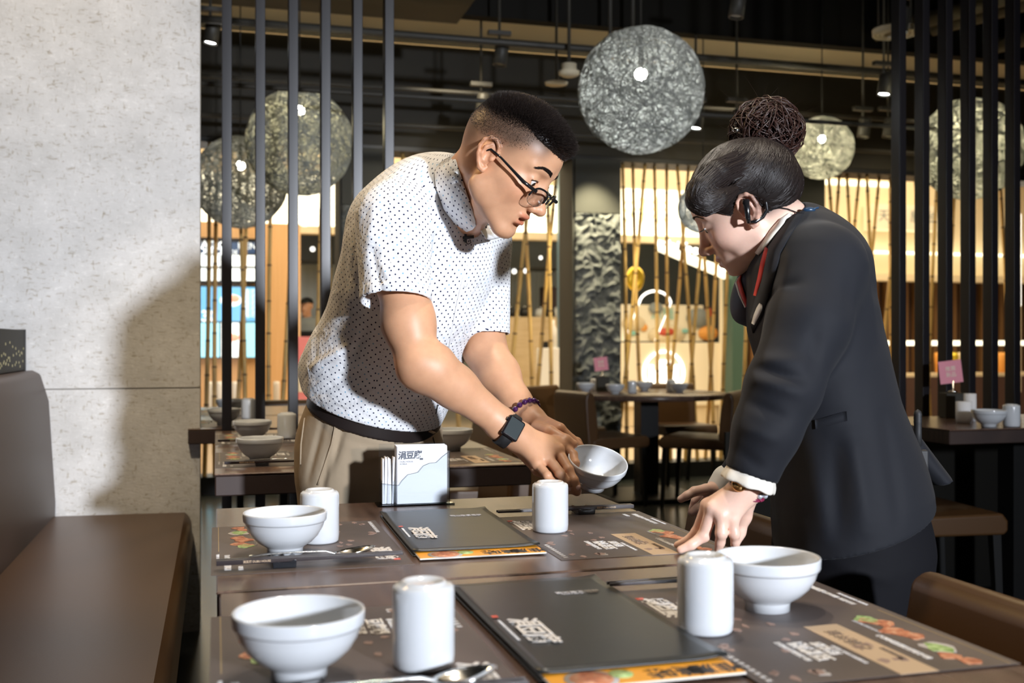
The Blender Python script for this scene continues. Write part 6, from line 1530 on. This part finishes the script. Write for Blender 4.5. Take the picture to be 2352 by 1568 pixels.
for a, b, w_, A in ((LP(1735, 845, 1.56), LP(1840, 872, 1.56), .008, -.007), (LP(1730, 870, 1.56), LP(1835, 905, 1.56), .009, .006), (LP(1742, 820, 1.56), LP(1850, 835, 1.58), .010, .005), (LP(1725, 925, 1.55), LP(1800, 960, 1.55), .009, -.005), (LP(1710, 985, 1.55), LP(1780, 1010, 1.55), .009, .004), (LP(1705, 1040, 1.55), LP(1750, 1075, 1.55), .008, -.004), (LP(1840, 640, 1.6), LP(1760, 690, 1.7), .009, -.005), (LP(1930, 640, 1.66), LP(1905, 800, 1.64), .012, -.007), (LP(1870, 760, 1.58), LP(1850, 860, 1.58), .012, -.004)):
    f.fold(a, b, w_, A)
cdir = nrmz(ARM[4] - ARM[3])
f.cone(ARM[4] - cdir * .006, ARM[4] + cdir * .09, .075, .075, k=.001, op='s', flata=True)
f.cone(ARM[4] - cdir * .03, ARM[4] + cdir * .02, .0335, .0370, k=.002, op='s')
FA = [LP(1838, 630, 1.965), LP(1825, 760, 2.00), LP(1790, 920, 2.05), LP(1735, 1030, 2.08), LP(1674, 1108, 2.085)]
f.chain(FA, [.054, .050, .044, .036, .030], k=.02)
f.cone(LP(1825, 560, 1.82), hw_((-.02, 0, -.03)), .056, .055, k=.004, op='s'); f.cone(LP(1790, 590, 1.83), LP(1700, 700, 1.84), .036, .026, k=.008, op='s')
jk, JV, JF = sdf_obj('jacket', f, .0030, (.20, 1.45, .70), (.90, 2.20, 1.36), 'suit', woman, WO, smooth=2)
jbvh = bvh_of(JV, JF)
# scarf and collar
f = Field(); f.ell(LP(1738, 650, 1.835), (.034, .055, .075), rot=np.array([[.9, 0, .43], [0, 1, 0], [-.43, 0, .9]]), k=.001); f.cone(LP(1752, 690, 1.84), LP(1790, 800, 1.82), .030, .035, k=.03)
vs_, VV, VF = sdf_obj('scarf', f, .003, (.30, 1.72, 1.0), (.52, 1.95, 1.24), 'navy', woman, WO); vb = bvh_of(VV, VF)
def onsurf(px, py, bv, off, dflt):
    best = None
    for b in bv:
        p, n_ = hit(b, px, py)
        if p is not None and (best is None or p[1] < best[1]): best = p
    if best is None: best = LP(px, py, dflt)
    return best - nrmz(best - [0, 0, CAMH]) * off
def strip(name, pairs, bv, off, dflt, m_, th=.0016): 
    dense = []
    for (a, b), (c, d_) in zip(pairs[:-1], pairs[1:]):
        for t in (0, .34, .67): dense.append(((a[0] + (c[0] - a[0]) * t, a[1] + (c[1] - a[1]) * t), (b[0] + (d_[0] - b[0]) * t, b[1] + (d_[1] - b[1]) * t)))
    dense.append(pairs[-1]); P2 = [(onsurf(*a, bv, off, dflt), onsurf(*b, bv, off, dflt)) for a, b in dense]
    return ribbon(P2, None, 0, 0, th, m_, name, woman, WO)
strip('scarf_trim', [((1758, 566), (1764, 572)), ((1748, 600), (1757, 604)), ((1740, 640), (1750, 642)), ((1731, 678), (1737, 680))], [vb, jbvh, wbvh], .004, 1.80, 'red_trim')
strip('scarf_trim', [((1698, 636), (1703, 632)), ((1693, 648), (1701, 644)), ((1701, 675), (1708, 668)), ((1713, 705), (1719, 698))], [vb], .003, 1.83, 'red_trim')
strip('scarf_edge', [((1694, 640), (1697, 637)), ((1689, 650), (1693, 647)), ((1697, 677), (1701, 674)), ((1711, 707), (1713, 703))], [vb], .002, 1.83, 'cream_cotton')
strip('blouse_collar', [((1812, 489), (1820, 492)), ((1792, 503), (1802, 512)), ((1770, 528), (1781, 538)), ((1752, 556), (1762, 563)), ((1734, 581), (1742, 586))], [wbvh, jbvh, vb], .004, 1.78, 'cream_cotton', .002)
strip('lapel', [((1822, 494), (1850, 482)), ((1804, 514), (1835, 510)), ((1784, 540), (1812, 545)), ((1766, 566), (1792, 580)), ((1757, 610), (1782, 625)), ((1745, 655), (1770, 668)), ((1734, 690), (1752, 720)), ((1722, 735), (1730, 765))], [wbvh, jbvh, vb], .003, 1.78, 'suit', .002)
strip('pocket_flap', [((1872, 964), (1874, 985)), ((1890, 960), (1893, 981)), ((1915, 952), (1919, 974)), ((1944, 944), (1946, 966))], [jbvh], .0022, 1.66, 'suit', .0022)
strip('name_tag', [((1727, 742), (1733, 746)), ((1732, 723), (1742, 729)), ((1739, 706), (1750, 712)), ((1745, 696), (1751, 700))], [jbvh, vb, wbvh], .005, 1.74, 'button', .0018)
# cuffs
f = Field(); f.cone(ARM[4] - cdir * .02, ARM[4] + cdir * .009, .0345, .0395, k=.001, flat=True, flata=True)
for k in range(7):
    a = 2 * math.pi * k / 7; u = nrmz(np.cross(cdir, [0, 1, 0])); v = np.cross(cdir, u); c_ = ARM[4] + cdir * .006 + (u * math.cos(a) + v * math.sin(a)) * .038; f.add('a', (lambda c_: lambda P: .0048 * np.exp(-(((P - c_) ** 2).sum(1)) / .012 ** 2))(c_), c_, .04, 0)
f.cone(ARM[4] - cdir * .03, ARM[4] + cdir * .03, .0315, .0385, k=.001, op='s')
sdf_obj('blouse_cuff', f, .0016, ARM[4] - .06, ARM[4] + .06, 'cream_cotton', woman, WO)
f = Field(); fd = nrmz(LP(1655, 1124, 2.085) - LP(1700, 1040, 2.08)); f.cone(LP(1671, 1104, 2.085), LP(1653, 1129, 2.085), .032, .029, k=.001, flat=True); f.cone(LP(1671, 1104, 2.085), LP(1645, 1138, 2.085), .0255, .0265, k=.001, op='s')
sdf_obj('blouse_cuff', f, .0018, LP(1660, 1115, 2.085) - .06, LP(1660, 1115, 2.085) + .06, 'cream_cotton', woman, WO)
# skirt and shoes
f = Field(); h0 = LP(1958, 1080, 1.79); h1 = LP(1958, 1260, 1.79); f.econe(h0, h1, AX, (.150, .105), (.178, .125), k=.02); f.econe(h1, np.array([h1[0] - .01, h1[1], .44]), AX, (.178, .125), (.165, .105), k=.03, flat=True)
f.fold(LP(1900, 1255, 1.62), LP(2060, 1290, 1.65), .010, -.004); f.fold(LP(1890, 1290, 1.6), LP(2040, 1330, 1.62), .010, .004)
f.cone((h1[0] - .01, h1[1], .55), (h1[0] - .01, h1[1], .40), .075, .095, k=.002, op='s')
sdf_obj('skirt', f, .0042, (.38, 1.55, .40), (.78, 2.05, .99), 'skirt', woman, WO)
for q in (-1, 1):
    h_ = LP(1960, 1180, 1.79) + AX * .075 * q; an = np.array([h_[0], h_[1], .0]); f = Field(); f.cone(an + [0, 0, .045], an + FB * .15 + [0, 0, .025], .040, .028, k=.02); f.cone(an - FB * .02 + [0, 0, .03], an - FB * .02 + [0, 0, .005], .018, .014, k=.01); f.half((0, 0, .002), (0, 0, -1))
    sdf_obj('shoe', f, .004, an - [.22, .2, .01], an + [.12, .2, .11], 'belt', woman, WO)
# --- things she wears
t = world_thing('cord_bracelet', 'burgundy cord bracelet with two crystals on the woman\'s wrist', 'bracelet'); M['cord'] = mat('burgundy_cord', (.20, .012, .05), .6); M['crystal'] = mat('crystal', (.85, .9, 1), .08, metal=.6); M['goldm'] = mat('gold_metal', (.75, .45, .18), .2, metal=1)
bo = seat_on(t, w0 + nrmz(w0 - ARM[4]) * .003); ax3 = nrmz(w0 - ARM[4]); u3 = nrmz(np.cross(ax3, [0, 1, 0])); v3 = np.cross(ax3, u3)
for s_, tl in ((0, .25), (.006, .05)):
    MB().tube([tuple((u3 * math.cos(a) * .0275 + v3 * math.sin(a) * .0225) + ax3 * (s_ + tl * .02 * math.cos(a - .4))) for a in np.linspace(0, 6.283, 30)], .0016, 8, 0, cap=False).build('cord', 'cord', t)
kn = LP(1740, 1142, 1.590) - bo; MB().sphere(tuple(kn), (.006, .005, .006), 0, 12, 8).tube([tuple(kn), tuple(kn + [.006, -.002, -.006])], .0018, 6).build('knot', 'cord', t)
for px, py in ((1745, 1139), (1757, 1138)): MB().sphere(tuple(LP(px, py, 1.584) - bo), .0048, 0, 8, 5).build('crystal', 'crystal', t)
t = world_thing('wristwatch', 'small gold watch with dark strap under the woman\'s cuff', 'watch'); c_ = w0 - ax3 * .010; wo = seat_on(t, c_)
MB().tube([tuple(u3 * math.cos(a) * .0285 + v3 * math.sin(a) * .0235) for a in np.linspace(0, 6.283, 30)], .0028, 8, 0, cap=False).build('strap', 'rubber', t)
q_ = LP(1697, 1112, 1.583) - wo; MB().lathe([(0, 0), (.010, 0), (.0115, .002), (.010, .005), (0, .005)], 24, 0, tuple(q_), Matrix.Rotation(R(78), 3, 'X')).build('case', 'goldm', t)
e0 = hw_((.0, .0875, .0)); t = world_thing('earpiece', 'black coiled earpiece hooked around the woman\'s ear', 'earpiece'); eo = seat_on(t, e0); E_ = lambda px, py, d: tuple(LP(px, py, d) - eo)
pe, _n = hit(wbvh, 1712, 475); de = (pe[1] if pe is not None else 1.72) - .006
MB().tube([E_(1708, 463, de + .003), E_(1714, 462, de), E_(1716, 480, de - .002), E_(1718, 500, de - .003), E_(1720, 512, de)], [.0055, .0060, .0048, .0042, .0030], 10).build('earbud', 'glasses', t)
MB().tube([E_(1722, 510, de + .002), E_(1735, 509, de + .003), E_(1752, 498, de + .006), E_(1762, 482, de + .008), E_(1759, 462, de + .008), E_(1750, 447, de + .006), E_(1738, 440, de + .006)], [.0018, .0034, .0034, .0030, .0026, .0022, .0018], 10).build('ear_hook', 'glasses', t)
t = world_thing('earpiece_cable', 'thin black cable from the woman\'s ear to her jacket collar', 'cable'); q0 = LP(1764, 486, 1.72); eo2 = seat_on(t, q0); pts = [tuple(LP(1764, 488, de + .004) - eo2)]
for px, py in ((1776, 480), (1792, 477), (1810, 480), (1828, 487), (1845, 490)): pts.append(tuple(onsurf(px, py, [wbvh, jbvh], .003, 1.78) - eo2))
MB().tube(pts, .0011, 6).build('wire', 'glasses', t)
M['blue_clip'] = mat('blue_black_clip', (.02, .05, .10), .3)
p = onsurf(1858, 482, [jbvh], .003, 1.78); MB().sphere(tuple(p - eo2), (.011, .006, .005), 0, 12, 8).tube([tuple(p - eo2), tuple(p + [.016, 0, .004] - eo2)], .0016, 6).build('clip', 'blue_clip', t)
t = world_thing('two_way_radio', 'black two-way radio with stub antenna on the woman\'s back hip', 'radio'); q0 = LP(2108, 1060, 1.86); ro = seat_on(t, q0)
mb = MB().lathe([(0, 0), (.0075, 0), (.0065, .030)] + [(.0065 + (.0006 if k % 2 else 0), .045 + k * .003) for k in range(6)] + [(.0055, .066), (0, .070)], 16, 0, (0, 0, .022)); mb.build('antenna', 'rubber', t)
MB().box((-.028, -.016, -.085), (.014, .016, .022)).build('body', 'rubber', t, bevel=.004)
# ================================================================ the cook far behind
CM = np.array([[-.3, .95, 0], [-.95, -.3, 0], [0, 0, 1]]); CT = LP(704, 706, 13.6)
cook, CO = person_root('cook', 'cook in a black cap and black apron behind the orange timber counter', (CT[0], 13.65))
f = Field(); f.frame(CM, CT, .95); f.ell((-.012, 0, .040), (.097, .076, .083), k=.01); f.ell((.044, 0, -.030), (.047, .056, .066), k=.03); f.ell((.074, 0, -.095), (.02, .02, .02), k=.02); f.cone((.09, 0, .01), (.108, 0, -.03), .008, .011, k=.01)
for q in (1, -1): f.ell((-.01, q * .08, 0), (.018, .008, .03), k=.004)
f.frame(); z0 = CT[2]; X0, Y0 = CT[0], 13.65
f.cone(CT + [0, 0, -.05], (X0, Y0, z0 - .2), .055, .06, k=.02); f.econe((X0, Y0, z0 - .24), (X0, Y0, z0 - .75), (1, 0, 0), (.18, .11), (.15, .11), k=.04)
for q in (1, -1): f.chain([(X0 + q * .19, Y0, z0 - .24), (X0 + q * .23, Y0 - .02, z0 - .52), (X0 + q * .14, Y0 - .22, z0 - .66)], [.055, .045, .032], k=.02); f.ell((X0 + q * .12, Y0 - .25, z0 - .67), (.04, .045, .025), k=.02); f.chain([(X0 + q * .09, Y0, z0 - .8), (X0 + q * .10, Y0, .5), (X0 + q * .10, Y0, .06)], [.085, .06, .045], k=.04)
sdf_obj('body', f, .012, (X0 - .4, 13.2, 0), (X0 + .4, 14.1, z0 + .2), 'skin_m', cook, CO, color=lambda V: np.ones((len(V), 3)))
f = Field(); f.econe((X0, Y0, z0 - .22), (X0, Y0, z0 - .80), (1, 0, 0), (.20, .125), (.17, .125), k=.03); 
for q in (1, -1): f.cone((X0 + q * .19, Y0, z0 - .24), (X0 + q * .22, Y0 - .02, z0 - .42), .068, .062, k=.03)
sdf_obj('work_shirt', f, .012, (X0 - .4, 13.2, z0 - 1), (X0 + .4, 14.1, z0 - .1), 'shop_grey', cook, CO)
MB().box((X0 - .15, 13.48, z0 - 1.1), (X0 + .15, 13.52, z0 - .30)).xf(Matrix.Translation(-Vector(CO))).build('apron', 'black_metal', cook, bevel=.02)
f = Field(); f.frame(CM, CT, .95); f.ell((-.010, 0, .060), (.104, .083, .080), k=.001); f.half((0, 0, .055), (.1, 0, -1)); f.ell((.10, 0, .060), (.055, .06, .008), k=.01); f.frame(); sdf_obj('cap', f, .008, CT - .25, CT + .25, 'black_metal', cook, CO)

# ================================================================ finer pieces go under the part they belong to
UNDER = {'button': 'shirt', 'placket_seam': 'shirt', 'pocket_seam': 'shirt', 'collar': 'shirt', 'belt_loop': 'trousers', 'pocket_edge': 'trousers', 'nail': 'body', 'scarf_trim': 'scarf', 'scarf_edge': 'scarf',
         'lapel': 'jacket', 'pocket_flap': 'jacket', 'name_tag': 'jacket', 'hair_top': 'hair', 'hair_base': 'hair', 'combed_strands': 'hair', 'hair_bun': 'hair', 'flyaway_hair': 'hair', 'hair_tie': 'hair', 'hair_clip': 'hair',
         'lash_line': 'body', 'eyelashes': 'body', 'cover_print': 'front_cover', 'page_print': 'top_page', 'print': 'sheet', 'lens': 'housing', 'display': 'case', 'crown': 'case', 'knot': 'cord', 'crystal': 'cord',
         'case_edge': 'acrylic_case', 'logo_print': 'napkins', 'dot_pattern': 'panel', 'screen_print': 'display', 'lid_knob': 'body', 'logo_glyph': 'panel', 'logo_ring': 'panel', 'edge_strip': 'panel'}
base = lambda n: n.split('.')[0]
for o in [o for o in SC.objects if o.parent is None and o.children]:
    kids = {base(c.name): c for c in o.children}
    for c in list(o.children):
        p = UNDER.get(base(c.name))
        if base(c.name) == 'lettering':
            p = next((q for q in ('stick', 'card', 'light_box', 'board') if q in kids), None)
        if p and p in kids and kids[p] is not c and kids[p].matrix_basis == Matrix.Identity(4): c.parent = kids[p]
